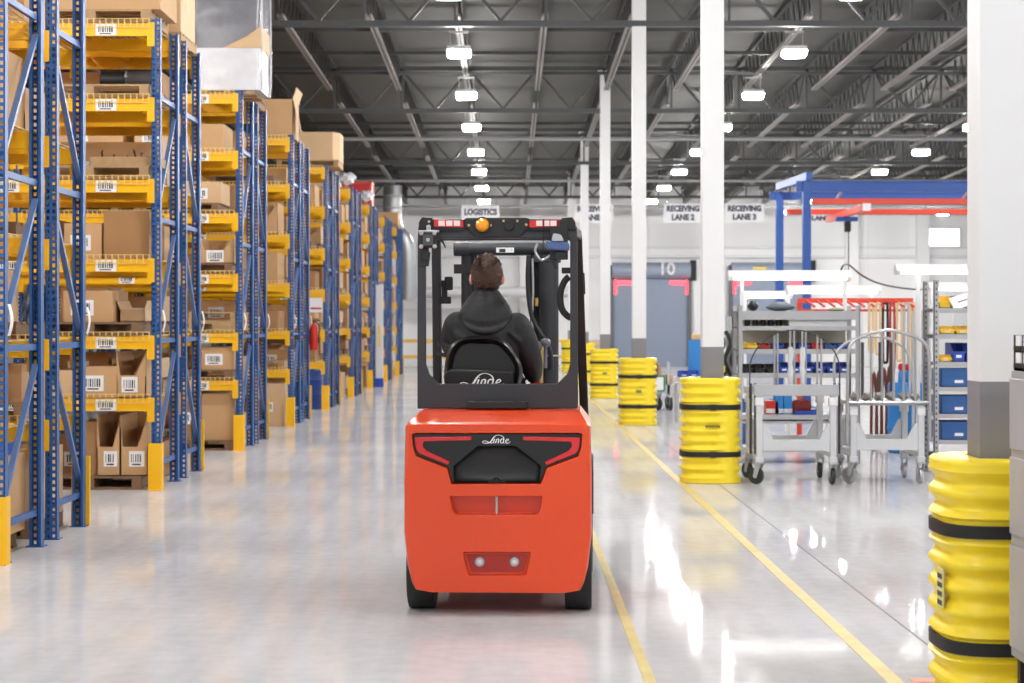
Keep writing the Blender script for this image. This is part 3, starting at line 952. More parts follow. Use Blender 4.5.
# fire extinguisher on the third row's rear post with its sign
r = tag(empty('fire_extinguisher', (RX+.075, row_y[3]+2.36, 1.15)), 'red fire extinguisher hung on the rear post of the fourth rack row', 'fire extinguisher')
MB().lathe([(.0,0),(.06,.0),(.068,.02),(.068,.36),(.05,.42),(.022,.45)], n=18).build('cylinder', REDP, r)
MB().cyl((0,0,.45),(0,0,.50),.018).box(-.02,.10,-.01,.01,.48,.50).box(-.02,.08,-.01,.01,.51,.525).build('valve_handle', BLACK, r)
MB().tube(catmull([(.03,-.01,.47),(.09,-.03,.40),(.085,-.04,.2),(.08,-.04,.12)],6), .012, 8).build('hose', HOSE, r)
MB().box(-.075,-.05,-.03,.03,.1,.35).build('bracket', BLACK, r, smooth=0)
r = tag(empty('flag_sign', (RX, row_y[3]+2.36, 1.78)), 'white flag sign above the fire extinguisher', 'sign')
MB().box(.0,.22,-.002,.002,0,.24).build('sign_panel', TAG, r, smooth=0)
MB().box(.02,.20,-.004,-.002,.05,.08).build('red_stripe', REDP, r, smooth=0)
# white board standing at the end of the seventh row
r = tag(empty('white_post_panel', (RX+.10, row_y[6]+1.25, 0)), 'tall white panel with yellow strip and blue foot beside seventh rack row', 'panel')
MB().box(-.09,.09,-.06,.06,.22,2.55).build('panel', WHITE, r, smooth=0)
MB().box(-.10,.10,-.07,.07,0,.22).build('foot', BBLUE, r, smooth=0)
MB().box(-.03,.02,-.064,-.06,1.0,1.55).build('yellow_strip', YEL, r, smooth=0)
# ------------------------------------------------------------------ forklift truck (seen from behind)
FK_LOC = Vector((-.063, 10.35, 0)); FK_YAW = R(-2.5)
fdir = Vector((-math.sin(FK_YAW), math.cos(FK_YAW), 0)); rdir = Vector((math.cos(FK_YAW), math.sin(FK_YAW), 0))
def lp(px, py, v):
    """measured photo point -> forklift coordinates (u, z) on the truck's cross-section at length v"""
    d = Vector(((px-VPX)/F_PX, 1, -(py-VPY)/F_PX)); c = Vector((0, 0, CAMH))
    t = (v + (FK_LOC-c).dot(fdir)) / d.dot(fdir)
    p = c + d*t
    return ((p-FK_LOC).dot(rdir), p.z)
FK = tag(empty('forklift', FK_LOC, FK_YAW), 'orange counterbalance forklift with black overhead guard driving up the aisle', 'forklift')
def A(x, y, v=0): return lp(410+x/5.689, 375+y/5.689, v)
def B(x, y, v=0): return lp(395+x/4.876, 480+y/4.876, v)
C0 = .0
def outline(i, zt, tw, zc_=1.02, zb=.128, hw=.515):
    h = [(0, zb), (.38-i, zb), (.452-i, zb+.012), (.472-i, zb+.05), (.495-i, .27), (hw-i, .45), (hw-i, .72), (hw-.008-i, zc_), (tw-i, zt), (0, zt+.002)]
    full = h + [(-x, z) for x, z in reversed(h[1:-1])]
    return full
def ring(v, *a, **k): return [(x+C0, v, z) for x, z in outline(*a, **k)]
m = MB().loft([ring(0, .022, 1.045, .490, 1.03), ring(.012, .008, 1.052, .490, 1.035), ring(.04, 0, 1.058, .488, 1.035),
               ring(.30, 0, 1.100, .452, 1.03), ring(.46, 0, 1.105, .448, 1.03), ring(1.02, 0, 1.105, .448, 1.03)])
cw = m.build('counterweight', ORANGE, None)
def cutter(build):
    mm = MB(); build(mm); o = mm.build('cut', ORANGE, None, smooth=0); return o
panel_poly = [A(*p) for p in ((14,342),(30,334),(960,334),(976,342),(970,420),(952,462),(775,526),(742,618),(240,618),(214,526),(40,462),(22,420))]
slot_poly = rpoly([B(*p) for p in ((268,82),(716,82),(702,168),(288,168))], [.01,.01,.035,.035])
low_poly = rpoly([B(*p) for p in ((334,356),(660,356),(634,462),(362,462))], .012)
def grow(poly, k):
    cx_ = sum(p[0] for p in poly)/len(poly); cz_ = sum(p[1] for p in poly)/len(poly)
    return [(cx_+(p[0]-cx_)*(1+k/abs(p[0]-cx_+1e-6) if abs(p[0]-cx_)>.05 else 1), cz_+(p[1]-cz_)*(1+k/max(.03,abs(p[1]-cz_)))) for p in poly]
cuts = []
def taper_cut(poly, depth, k):
    mm = MB()
    g = grow(poly, k)
    mm.loft([[(a,-.02,b) for a,b in g], [(a,0.0,b) for a,b in g], [(a,.02,b) for a,b in poly], [(a,depth,b) for a,b in poly]])
    return mm.build('cut', ORANGE, None, smooth=0)
cuts.append(taper_cut(panel_poly, .14, .005))
cuts.append(taper_cut(slot_poly, .09, .004))
cuts.append(taper_cut(low_poly, .035, .006))
for s in (-1, 1):
    mm = MB().cyl((s*.33, .30, .225), (s*.60, .30, .225), .262, n=40); cuts.append(mm.build('cut', BLACK, None))
for c_ in cuts:
    b = cw.modifiers.new('cut', 'BOOLEAN'); b.operation = 'DIFFERENCE'; b.object = c_; b.solver = 'EXACT'
me = evaluated(cw)
for c_ in cuts: bpy.data.objects.remove(c_)
bpy.data.objects.remove(cw)
me.materials.clear(); me.materials.append(ORANGE)
me.polygons.foreach_set('material_index', [0]*len(me.polygons))
me.polygons.foreach_set('use_smooth', [True]*len(me.polygons)); me.set_sharp_from_angle(angle=R(32))
cw = place(me, 'counterweight', FK, None, .007, 3)
# black tail panel with a deep coupling pocket
hexp = [A(*p) for p in ((250,612),(246,520),(385,404),(600,404),(744,516),(738,612))]
inner = [A(*p) for p in ((16,344),(32,337),(958,337),(974,344),(968,419),(950,460),(773,524),(740,612),(738,612),(744,516),(600,404),(385,404),(246,520),(250,612),(242,612),(216,524),(42,460),(24,419))]
MB().prism(inner, .010, .028).build('tail_panel', BLKP, FK, bevel=.003, smooth=0)
hcx = sum(p[0] for p in hexp)/6; hcz = sum(p[1] for p in hexp)/6
hs = lambda k: [(hcx+(a-hcx)*k, hcz+(b-hcz)*k) for a, b in hexp]
pk = MB()
rs = [[(a,v,b) for a,b in hs(k)] for k, v in ((1,.012),(.985,.03),(.9,.05),(.7,.064),(.4,.07),(.02,.072))]
pk.loft(rs, cap=False); pk.add(rs[-1], [tuple(range(6))])
pk.build('coupling_pocket', BLKP, FK, smooth=80)
lightL = [A(*p) for p in ((26,354),(350,350),(347,371),(80,378),(72,392),(74,408),(92,430),(226,494),(216,511),(52,445),(34,418))]
mirx = A(496,0)[0]
for s in (1, -1):
    pl = lightL if s == 1 else [(2*mirx-a, b) for a, b in lightL]
    MB().prism(pl, .003, .012).build('tail_light', REDL, FK, bevel=.002, smooth=0)
u, z = A(490, 606); MB().cyl((u,.03,z-.0),(u,.03,z+.012),.018).cyl((u,.03,z+.012),(u,.03,z+.02),.012).box(u-.045,u+.045,.02,.06,z-.012,z+.002).build('pin_knob', BLACK, FK)
u, z0 = B(495, 168); _, z1 = B(495, 80)
MB().cyl((u,.03,z0-.02),(u,.03,z1+.02),.0085, n=14).build('tow_pin', STEEL, FK)
lowb = [B(*p) for p in ((345,366),(650,366),(627,452),(370,452))]
MB().prism(rpoly(lowb,.01), .028, .037).build('sensor_plate', DKRED, FK, smooth=0)
for x in (412, 582):
    u, z = B(x, 402)
    s_ = MB().lathe([(.0,.0),(.022,.0),(.026,-.004),(.029,.0),(.029,.012)], (u,.024,z), 22, 'y').build('sensor', STEEL, FK)
    MB().lathe([(0,-.004),(.011,-.003),(.013,.002)], (u,.024,z), 16, 'y').build('sensor_lens', WHITE, s_)
# brand lettering, drawn as pen strokes
def linde(width, y0, y1):
    m = MB()
    def st(pts, ws, n=6):
        q = catmull([(a, b, 0) for a, b in pts], n)
        k = len(q)
        if isinstance(ws, (list, tuple)):
            w = [ws[min(int(i/(k-1)*(len(ws)-1)), len(ws)-2)]*(1-(i/(k-1)*(len(ws)-1)-min(int(i/(k-1)*(len(ws)-1)), len(ws)-2)))+ws[min(int(i/(k-1)*(len(ws)-1)), len(ws)-2)+1]*(i/(k-1)*(len(ws)-1)-min(int(i/(k-1)*(len(ws)-1)), len(ws)-2)) for i in range(k)]
        else: w = ws
        m.ribbon([(p.x*width, p.y*width) for p in q], [v*width*.85 for v in w] if isinstance(w, list) else w*width*.85, y0, y1)
    # coordinates in units of the word width, baseline at 0
    st([(.775,.004),(.745,.008),(.732,.05),(.75,.13),(.74,.19),(.70,.24),(.63,.275),(.54,.285),(.46,.26),(.40,.21),(.345,.13),(.29,.05),(.21,.008),(.10,-.004),(.02,.012),(.0,.045),(.05,.075),(.13,.068),(.22,.028),(.31,.0),(.355,.018)], [.008,.018,.022,.022,.020,.014,.010,.010,.014,.02,.027,.027,.02,.014,.012,.012,.012,.013,.017,.017,.01])          # L with the long sweep into the d
    st([(.425,.15),(.395,.06),(.385,.015),(.41,.005)], [.022,.022,.02,.008])          # i
    st([(.505,.145),(.475,.06),(.455,.0)], .022)
    st([(.475,.09),(.52,.14),(.56,.145),(.575,.12),(.555,.05),(.55,.012),(.575,.005)], [.01,.014,.02,.022,.022,.02,.008])   # n
    st([(.73,.14),(.68,.148),(.64,.11),(.63,.05),(.65,.008),(.69,.01),(.735,.06)], [.014,.018,.022,.022,.018,.014,.01])
    st([(.82,.06),(.88,.085),(.92,.115),(.90,.145),(.85,.13),(.815,.07),(.825,.015),(.87,.0),(.93,.02),(.985,.06)], [.01,.012,.014,.016,.02,.022,.02,.016,.012,.008])   # e
    st([(.435,.185),(.437,.195)], .016, 2)
    return m
u0, zb_ = A(412, 388); u1, _ = A(574, 388)
lin_m = linde(u1-u0, -.0015, .001)
lin_m.build('brand_lettering', TAG, FK, smooth=0, loc=(u0, .0095, zb_))
# chassis, floor plate and steps
m = MB().box(-.43,.43,.62,2.05,.13,.60).box(-.50,.50,1.02,1.38,.30,.42)
m.build('chassis', CHAR, FK, bevel=.015)
m = MB().box(-.505,.505,1.02,1.30,.42,.95).box(-.47,.47,1.85,2.0,.42,.66)
m.build('side_panel', ORANGE, FK, bevel=.02)
MB().box(-.46,.46,1.28,1.98,.60,.655).build('floor_plate', BLACK, FK, bevel=.006)
MB().box(-.33,.33,.62,1.28,.95,1.06).build('seat_deck', BLKP, FK, bevel=.02)
for s in (-1, 1):
    MB().box(s*.46-.05,s*.46+.05,1.20,1.42,.40,.43).build('step', BLACK, FK, bevel=.005)
def wheel(name, u, v, r, w, s):
    h = w/2
    t = MB().lathe([(r*.62,-h*.9),(r*.93,-h),(r*.985,-h*.95),(r,-h*.85),(r,h*.85),(r*.985,h*.95),(r*.93,h),(r*.62,h*.9)], (0,0,0), 44, 'x').build(name, BLACK, FK, loc=(u, v, r))
    MB().lathe([(0,-h*.5),(r*.62,-h*.6),(r*.63,0),(r*.62,h*.6),(r*.4,h*.65),(r*.3,h*.45),(0,h*.5)], (0,0,0), 30, 'x').build('hub', CHAR, t)
    return t
wheel('wheel', -.435, .30, .222, .15, -1); wheel('wheel', .440, .30, .222, .15, 1)
wheel('wheel', -.425, 1.78, .335, .19, -1); wheel('wheel', .425, 1.78, .335, .19, 1)
for s in (-1, 1):
    MB().prism([(1.38,.42),(1.45,.68),(1.58,.76),(1.96,.76),(2.08,.68),(2.1,.60),(2.06,.60),(1.94,.70),(1.60,.70),(1.50,.64),(1.42,.42)], s*.425-.10, s*.425+.10, 'yz').build('mudguard', BLKP, FK, bevel=.006)
m = MB()
for s in (-1,1): m.box(s*.30-.03,s*.30+.03,.24,.36,.14,.30)
m.box(-.34,.34,.27,.33,.16,.24)
m.build('rear_axle', DARKST, FK)

# overhead guard: one rear frame sheet with the window cut out
VG = .55
def G(x, y, v=VG): return lp(400+x/3.415, 200+y/3.415, v)       # from the 200 px crop of the cab
outer = [G(60,712),(G(60,600)),G(62,95),G(75,64),G(590,64),G(604,95),G(608,600),G(608,712)]
hole = [G(88,560),G(97,592),G(133,628),G(540,628),G(572,592),G(581,560),G(581,140),G(438,132),G(400,129),G(262,129),G(222,132),G(88,140)]
# sheet as a closed strip around the hole
m = MB()
def frame(outl, hol, v0, v1):
    pass
o_l = [G(60,712),G(60,560),G(61,140),G(63,95),G(75,66),G(320,66)]
h_l = [G(320,628),G(88,560),G(88,140),G(222,131),G(262,129),G(320,129)]
seq_o = [G(320,712),G(60,712),G(60,592),G(60,560),G(61,140),G(63,95),G(75,66),G(262,66),G(400,66),G(592,66),G(604,95),G(606,140),G(608,560),G(608,592),G(608,712)]
seq_h = [G(320,628),G(133,628),G(99,594),G(88,560),G(88,142),G(98,134),G(120,132),G(262,131),G(400,131),G(550,132),G(574,134),G(581,142),G(581,560),G(571,594),G(536,628)]
n = len(seq_o); vs = []
for v in (VG-.02, VG+.04):
    vs += [(a,v,b) for a,b in seq_o] + [(a,v,b) for a,b in seq_h]
fs = []
for i in range(n):
    j = (i+1) % n
    fs += [(i,j,n+j,n+i), (2*n+i,3*n+i,3*n+j,2*n+j), (i,2*n+i,2*n+j,j), (n+i,n+j,3*n+j,3*n+i)]
m.add(vs, fs)
gf = m.build('guard_rear_frame', CHAR, FK, bevel=.006, smooth=0)
# raised centre beam carrying beacon
cb = rpoly([G(*p) for p in ((220,66),(232,62),(432,62),(444,66),(444,92),(408,128),(262,128),(222,92))], .008)
MB().prism(cb, VG-.045, VG-.021).build('beacon_plate', BLKP, FK, bevel=.004)
cb2 = [G(*p) for p in ((262,118),(410,118),(420,131),(250,131))]
u, z = G(283, 87)
bcn = MB().lathe([(.0,-.05),(.02,-.048),(.034,-.036),(.039,-.015),(.041,.0),(.041,.012)], (u,VG-.055,z), 24, 'y').build('beacon', AMBER, FK)
MB().lathe([(.047,-.006),(.047,.010),(.03,.010)], (u,VG-.052,z), 24, 'y').build('beacon_base', BLACK, bcn)
for x, y in ((237,88),(311,88),(355,73),(402,73),(432,86)):
    u, z = G(x, y); MB().lathe([(0,-.008),(.006,-.007),(.008,0)], (u,VG-.046,z), 12, 'y').build('bolt', mat('brass_bolt',(206,190,140),.4,metal=.5), FK)
u, z = G(375, 90); MB().lathe([(.012,-.02),(.024,-.02),(.028,-.012),(.028,.0)], (u,VG-.046,z), 20, 'y').build('horn', BLACK, FK)
for pts, segs in ((((118,68),(218,72),(218,95),(118,93)), (134,160,186)), (((443,72),(548,68),(548,93),(443,95)), (466,490,514))):
    q = [G(*p) for p in pts]
    lb = MB().prism(q, VG-.05, VG-.021).build('light_bar', REDL, FK, bevel=.002, smooth=0)
    mw = MB()
    for i, x in enumerate(segs):
        (a, zt), (b, zb2) = G(x, 72), G(x+21, 90)
        mw.box(a, b, VG-.0525, VG-.0495, zb2, zt)
    mw.build('clear_segment', WLENS, lb, smooth=0)
    (a, z0), (b, z1) = G(pts[0][0]-2, 104), G(pts[1][0]+2, 95)
    MB().box(a, b, VG-.048, VG-.02, z0, z1).build('light_bar_bracket', BLACK, lb, smooth=0)
for s, x0, x1 in ((-1, 66, 112), (1, 552, 600)):
    (a, z0), (b, z1) = G(x0, 103), G(x1, 60)
    MB().prism(rpoly([(a,z0),(b,z0),(b,z1-.004),(a+(.018 if s<0 else 0),z1),(a,z1-.03)] if s<0 else [(a,z0),(b,z0),(b,z1-.03),(b-.018,z1),(a,z1-.004)], .004), VG-.04, VG-.02).build('corner_bracket', BLACK, FK, bevel=.003)
    for y in (75, 90):
        u, z = G((x0+x1)/2+(s*-12), y); MB().lathe([(0,-.008),(.006,-.007),(.008,0)], (u,VG-.041,z), 12, 'y').build('bolt', mat('brass_bolt',(206,190,140),.4,metal=.5), FK)
# front legs, roof rails and bars
zt = G(300, 70)[1]-.02
m = MB()
(uL0, zL0), (uL1, zL1) = G(122, 632, 1.75), G(124, 90, 1.35)
m.bar((uL0, 1.95, .66), (uL1, 1.35, zt-.03), .055, .07, up=(0,1,0)); m.build('guard_front_leg', CHAR, FK, bevel=.008)
m = MB()
(uR0, zR0), (uR1, zR1) = G(636, 690, 1.75), G(606, 110, 1.30)
m.bar((uR0, 1.95, .66), (uR1, 1.35, zt-.03), .055, .07, up=(0,1,0)); m.build('guard_front_leg', BLKP, FK, bevel=.008)
for s in (-1, 1):
    ua = G(75,66)[0]+.03 if s < 0 else G(592,66)[0]-.03
    ub = uL1 if s < 0 else uR1
    MB().bar((ua, VG, zt-.02), (ub, 1.36, zt-.03), .05, .06).build('roof_rail', CHAR, FK, bevel=.006)
MB().bar((uL1-.02, 1.36, zt-.03), (uR1+.02, 1.36, zt-.03), .06, .06).build('roof_crossbar', CHAR, FK, bevel=.006)
for i in range(5):
    a = -.34+.16*i
    MB().bar((a, VG+.02, zt-.01), (a, 1.36, zt-.02), .018, .035).build('roof_bar', BLKP, FK, smooth=0)
# grab latch bar on the counterweight top
(a, z0), (b, z1) = A(318, 190, .42), A(672, 150, .42)
MB().prism(rpoly([(a,z0),(b,z0),(b-.01,z1),(a+.01,z1)], .012), .40, .50).build('hood_latch', BLKP, FK, bevel=.01)
# work light, blue spot, camera and handle
(a, z0), (b, z1) = G(75, 165), G(126, 112)
wl = MB().box(a, b, VG-.10, VG-.03, z0, z1).build('work_light', BLACK, FK, bevel=.008)
cx_, cz_ = (a+b)/2, (z0+z1)/2
for dx, dz in ((-.038,.038),(.038,.038),(0,0),(-.038,-.038),(.038,-.038)):
    MB().lathe([(0,-.004),(.009,-.003),(.0125,.003)], (cx_+dx,VG-.102,cz_+dz), 14, 'y').build('led_spot', mat('led_grey',(176,176,170),.3), wl)
MB().box(cx_-.06,cx_+.06,VG-.075,VG-.03,z1,z1+.012).box(cx_-.012,cx_+.012,VG-.07,VG-.02,z1,z1+.04).build('lamp_bracket', GALV, wl, bevel=.003)
MB().box(cx_-.04,cx_+.0,VG-.06,VG-.02,z0-.07,z0).build('lamp_foot', BLKP, wl, bevel=.003)
MB().box(a+.014,b-.014,VG-.1015,VG-.098,z0+.014,z1-.014).build('lamp_face', mat('lamp_face',(74,76,80),.3), wl, smooth=0)
u, z = G(88, 215)
MB().prism([(u-.03,z-.02),(u+.02,z-.02),(u+.03,z+.06),(u-.03,z+.06)], VG-.05, VG-.02).build('lamp_arm', BLKP, FK, bevel=.003)
MB().tube(catmull([G(135,130)[:1]+(VG-.03,)+G(135,130)[1:], (G(150,150)[0],VG-.05,G(150,150)[1]), (G(157,163)[0],VG-.04,G(157,163)[1]), (G(146,138)[0],VG-.03,G(146,138)[1])], 5), .004, 6).build('lamp_cable', HOSE, FK)
(a, z0), (b, z1) = G(500, 178), G(580, 140)
bl = MB().prism(rpoly([(a,z0+.01),(b,z0),(b,z1-.01),(a,z1)], .025), VG-.11, VG-.05).build('blue_spot_light', BLUL, FK, bevel=.012)
MB().prism(rpoly([(a+.03,z1-.006),(b-.03,z1-.006),(b-.05,z1+.034),(a+.04,z1+.04)], .012), VG-.11, VG-.03).build('lamp_housing', STEEL, bl, bevel=.006)
MB().box(a+.02,b-.01,VG-.05,VG-.02,z0-.045,z1+.12).box(a+.05,b-.02,VG-.09,VG-.03,z0-.045,z0).build('lamp_bracket', BLKP, bl, bevel=.004)
q = [G(*p) for p in ((470,150),(462,172),(470,192),(486,206),(505,196),(518,186))]
MB().tube(catmull([(a_,VG-.04,b_) for a_,b_ in q], 6), .007, 8).build('lamp_cable', STEEL, FK)
q = [G(*p) for p in ((492,66),(491,110),(488,170),(482,200))]
MB().tube(catmull([(a_,VG-.055,b_) for a_,b_ in q], 6), .0035, 6).build('lamp_cable', BLACK, FK)
u, z = G(500, 196); MB().prism([(u-.02,z-.02),(G(535,196)[0],z-.02),(G(540,222)[0],z-.07),(G(528,222)[0],z-.07),(G(520,205)[0],z-.03),(u-.02,z-.03)][::-1], VG-.06, VG-.02).build('lamp_arm', BLKP, FK, bevel=.003)
(a, z0), (b, z1) = G(136, 308, 1.50), G(180, 262, 1.50)
mr = MB().prism(rpoly([(a+.03,z0),(b,z0),(b,z1),(a+.03,z1)], .012), 1.48, 1.53).build('display_unit', BLACK, FK, bevel=.006)
MB().bar((a-.03,1.51,(z0+z1)/2),(a+.05,1.51,(z0+z1)/2),.035,.04).bar((a+.03,1.51,z0-.05),(a+.03,1.51,z0+.03),.035,.035).box(a,a+.07,1.49,1.53,z0-.085,z0-.04).build('display_arm', BLKP, mr, bevel=.004)
q = [G(*p, .60) for p in ((578,262),(562,278),(549,312),(548,350),(556,378),(572,396),(584,402))]
hd = MB().tube(catmull([(a_,.60,b_) for a_,b_ in q], 6), .020, 10).build('grab_handle', BLACK, FK)
u, z = G(570, 244, .60); MB().box(u-.03,u+.05,.57,.62,z-.012,z+.022).build('handle_stop', BLKP, hd, bevel=.004)
MB().tube([(G(624,250,1.44)[0],1.44,G(624,250,1.44)[1]),(G(627,320,1.50)[0],1.50,G(627,320,1.50)[1])], .012, 8).build('mirror_stay', BLACK, FK)

# mast at the front of the truck
VM = 2.15
def Mp(x, y, v=VM): return lp(400+x/3.415, 200+y/3.415, v)
(a, z0), (b, z1) = Mp(188, 192), Mp(545, 146)
zm = (z0+z1)/2; rm = (z1-z0)/2
cr = MB().cyl((a,VM-.08,zm),(b+.02,VM-.08,zm),rm,n=24).cyl((a-.002,VM-.08,zm),(a+.09,VM-.08,zm),rm*1.06,n=24).build('mast_crosstube', CHAR, FK, bevel=.004)
(u0_, zq0), (u1_, zq1) = Mp(332, 182), Mp(392, 165)
MB().box(u0_,u1_,VM-.08-rm-.004,VM-.08-rm*.86,zq0,zq1).build('warning_label', TAG, cr, smooth=0)
MB().box(u0_+.10,u1_-.012,VM-.08-rm-.006,VM-.08-rm,zq0+.022,zq1-.022).build('label_stripe', CRANER, cr, smooth=0)
MB().box(u0_+.02,u0_+.06,VM-.08-rm-.006,VM-.08-rm,zq0+.025,zq1-.03).build('label_symbol', INK, cr, smooth=0)
(a2, zz), (b2, zz2) = Mp(232, 148), Mp(500, 138)
MB().box(a2,b2,VM-.02,VM+.05,zz,zz2).build('mast_head_plate', GALV, FK, bevel=.004)
ul0, ul1 = Mp(218,0)[0], Mp(250,0)[0]
ur0, ur1 = Mp(484,0)[0], Mp(531,0)[0]
for (p, q_, w) in ((ul0, ul1, 1), (ur0, ur1, -1)):
    m = MB()
    m.box(p, q_, VM-.02, VM+.0, .10, zm-.01)
    m.box(p if w>0 else q_-.018, (p+.018) if w>0 else q_, VM-.02, VM+.14, .10, zm-.01)
    m.box(p, q_, VM+.12, VM+.14, .10, zm-.01)
    m.build('mast_channel', BLKP, FK, bevel=.003)
ctr = (ul0+ur1)/2
for s in (-1, 1):
    MB().box(ctr+s*.235-.02, ctr+s*.235+.02, VM+.0, VM+.13, .14, zm+.02).build('inner_mast_channel', BLKP, FK, bevel=.003)
uc_ = (ur0+ur1)/2
MB().cyl((uc_,VM-.10,.30),(uc_,VM-.10,zm-.04),.068,n=22).build('lift_cylinder', CHAR, FK)
u_, z_ = Mp(508, 205); MB().box(u_-.10,u_+.08,VM-.14,VM-.02,z_-.02,z_+.03).build('cylinder_clamp', DARKST, FK, bevel=.006)
u_, z_ = Mp(516, 530); MB().lathe([(.072,-.006),(.076,0),(.072,.006)], (uc_,VM-.10,z_), 22).build('hose_clamp', STEEL, FK)
uc2 = (ul0+ul1)/2; MB().cyl((uc2,VM-.05,.30),(uc2,VM-.05,zm-.04),.045,n=20).box(uc2-.09,uc2+.06,VM-.1,VM-.02,zm-.16,zm-.1).build('lift_cylinder', BLKP, FK)
(ua_, za_), (ub_, zb2_) = Mp(446, 640), Mp(478, 165)
MB().box(ua_,ub_,VM-.05,VM-.03,.4,zb2_).box(ua_,ua_+.015,VM-.10,VM-.03,.4,zb2_).build('chain_plate', BLKP, FK, smooth=0)
m = MB()
zz = .66
while zz < 1.72:
    m.box(ua_+.045, ub_+.0, VM-.075, VM-.052, zz, zz+.018); zz += .03
m.build('lift_chain', DARKST, FK, smooth=0)
for pts, r_, mt_ in ((((440,190),(437,260),(440,330),(452,400),(478,450),(503,490),(515,530),(517,580)), .016, HOSE),
                    (((452,200),(455,300),(452,400),(455,520),(457,620)), .008, STEEL),
                    (((498,495),(487,520),(484,560),(483,625)), .012, mat('straw_hose',(196,176,110),.4)),
                    (((466,335),(467,350),(466,362)), .012, mat('brass_fitting',(200,160,80),.35,metal=.6))):
    MB().tube(catmull([(Mp(x,y,VM-.18)[0],VM-.19,Mp(x,y,VM-.18)[1]) for x,y in pts], 6), r_, 8).build('hydraulic_hose', mt_, FK)
for x, y in ((470,497),(497,487)):
    u_, z_ = Mp(x, y, 1.55); MB().ell((u_,1.55,z_),(.033,.033,.028),14,10).cyl((u_,1.55,z_-.16),(u_,1.55,z_-.01),.012).build('control_lever', mat('lever_grey',(112,114,124),.4), FK)
u_, z_ = Mp(463, 622, 1.5); MB().box(u_-.03,u_+.03,1.45,1.55,z_-.02,z_+.012).build('stop_switch', REDL, FK, bevel=.006)
for z in (.75, 1.35): MB().box(ctr-.27,ctr+.27,VM+.14,VM+.16,z,z+.10).build('mast_cross_member', BLKP, FK, smooth=0)
MB().box(ctr-.45,ctr+.45,VM+.18,VM+.22,.12,.20).box(ctr-.45,ctr+.45,VM+.18,VM+.22,.46,.54).box(ctr-.25,ctr-.2,VM+.15,VM+.19,.12,.54).box(ctr+.2,ctr+.25,VM+.15,VM+.19,.12,.54).build('fork_carriage', BLKP, FK, bevel=.004)
for s in (-1, 1):
    MB().prism([(VM+.22,.08),(VM+1.35,.07),(VM+1.35,.085),(VM+.27,.12),(VM+.265,.55),(VM+.225,.55)], ctr+s*.28-.05, ctr+s*.28+.05, 'yz').build('fork', DARKST, FK, bevel=.004)
# cab interior: dash, steering wheel, armrest, seat
SC = lp(485, 300, .95)[0]
MB().prism([(1.86,.66),(2.0,.66),(2.02,1.12),(1.95,1.18),(1.84,1.10)], SC-.36, SC+.40, 'yz').build('dashboard', BLKP, FK, bevel=.015)
MB().cyl((SC-.1,1.84,1.02),(SC-.1,1.62,1.22),.028).build('steering_column', BLACK, FK)
sw = MB()
cen = Vector((SC-.1,1.58,1.25)); ax = Vector((0,-.62,.78)).normalized(); ex = Vector((1,0,0)); ey = ax.cross(ex)
sw.tube([cen+(ex*math.cos(t)+ey*math.sin(t))*.155 for t in (2*math.pi*i/28 for i in range(28))], .013, 8, closed=True)
for t in (R(30), R(150), R(270)): sw.bar(cen, cen+(ex*math.cos(t)+ey*math.sin(t))*.15, .03, .012)
sw.cyl(cen-ax*.02, cen+ax*.02, .04); sw.build('steering_wheel', BLACK, FK)
MB().box(SC+.24,SC+.34,1.10,1.58,1.17,1.22).build('armrest', BLKP, FK, bevel=.02)
MB().box(SC+.27,SC+.31,1.12,1.18,1.06,1.18).build('armrest_post', BLKP, FK)
VS = .86
def S(x, y, v=VS): return lp(400+x/3.415, 200+y/3.415, v)
seat_poly = catmull([(a,b,0) for a,b in [S(*p) for p in ((160,660),(150,620),(151,575),(158,530),(176,494),(205,473),(245,465),(290,463),(330,468),(362,484),(388,515),(408,550),(418,585),(412,625),(404,660))]], 4)
sp = [(p.x, p.y) for p in seat_poly]
def shrink(poly, k):
    cx_ = sum(p[0] for p in poly)/len(poly); cz_ = sum(p[1] for p in poly)/len(poly)
    out = []
    for a, b in poly:
        d = Vector((a-cx_, b-cz_)); l = d.length
        d *= (l-k)/l; out.append((cx_+d.x, cz_+d.y))
    return out
rings = [shrink(sp, .045), shrink(sp, .018), sp, sp, shrink(sp,.02)]
vv = [VS+.012, VS-.012, VS+.02, VS+.07, VS+.10]
m = MB().loft([[(a,v,b) for a,b in r_] for r_, v in zip([shrink(sp,.05)]+rings, [VS+.035]+vv)])
st = m.build('seat_back', BLKG, FK, smooth=60)
MB().loft([[(a,v,b) for a,b in shrink(sp,k)] for k, v in ((.02,VS+.101),(.01,VS+.14),(.05,VS+.19))]).build('seat_cushion', FABRIC, FK, smooth=60)
tp = [S(*p, VS-.02) for p in ((150,600),(170,577),(385,586),(392,660),(160,660))]
MB().prism(rpoly(tp,.008), VS-.035, VS+.034).build('headrest_plate', BLKG, FK, bevel=.004)
a, z0 = S(172, 583, VS-.04); b, z1 = S(384, 589, VS-.04)
MB().bar((a,VS-.038,z0),(b,VS-.038,z1),.008,.010).build('plate_edge', CHAR, FK)
u0, zb_ = S(205, 634, VS-.04); u1, _ = S(356, 634, VS-.04)
linde(u1-u0, -.0015, .001).build('brand_lettering', TAG, FK, smooth=0, loc=(u0, VS-.0365, zb_-.002))
MB().loft([[(SC-.24,v,1.065),(SC+.24,v,1.065),(SC+.25,v,1.11),(SC+.22,v,1.15+.02*math.sin((v-1.0)*6)),(SC-.22,v,1.15+.02*math.sin((v-1.0)*6)),(SC-.25,v,1.11)] for v in (1.0,1.1,1.25,1.38,1.46)]).build('seat_base', FABRIC, FK, smooth=60)

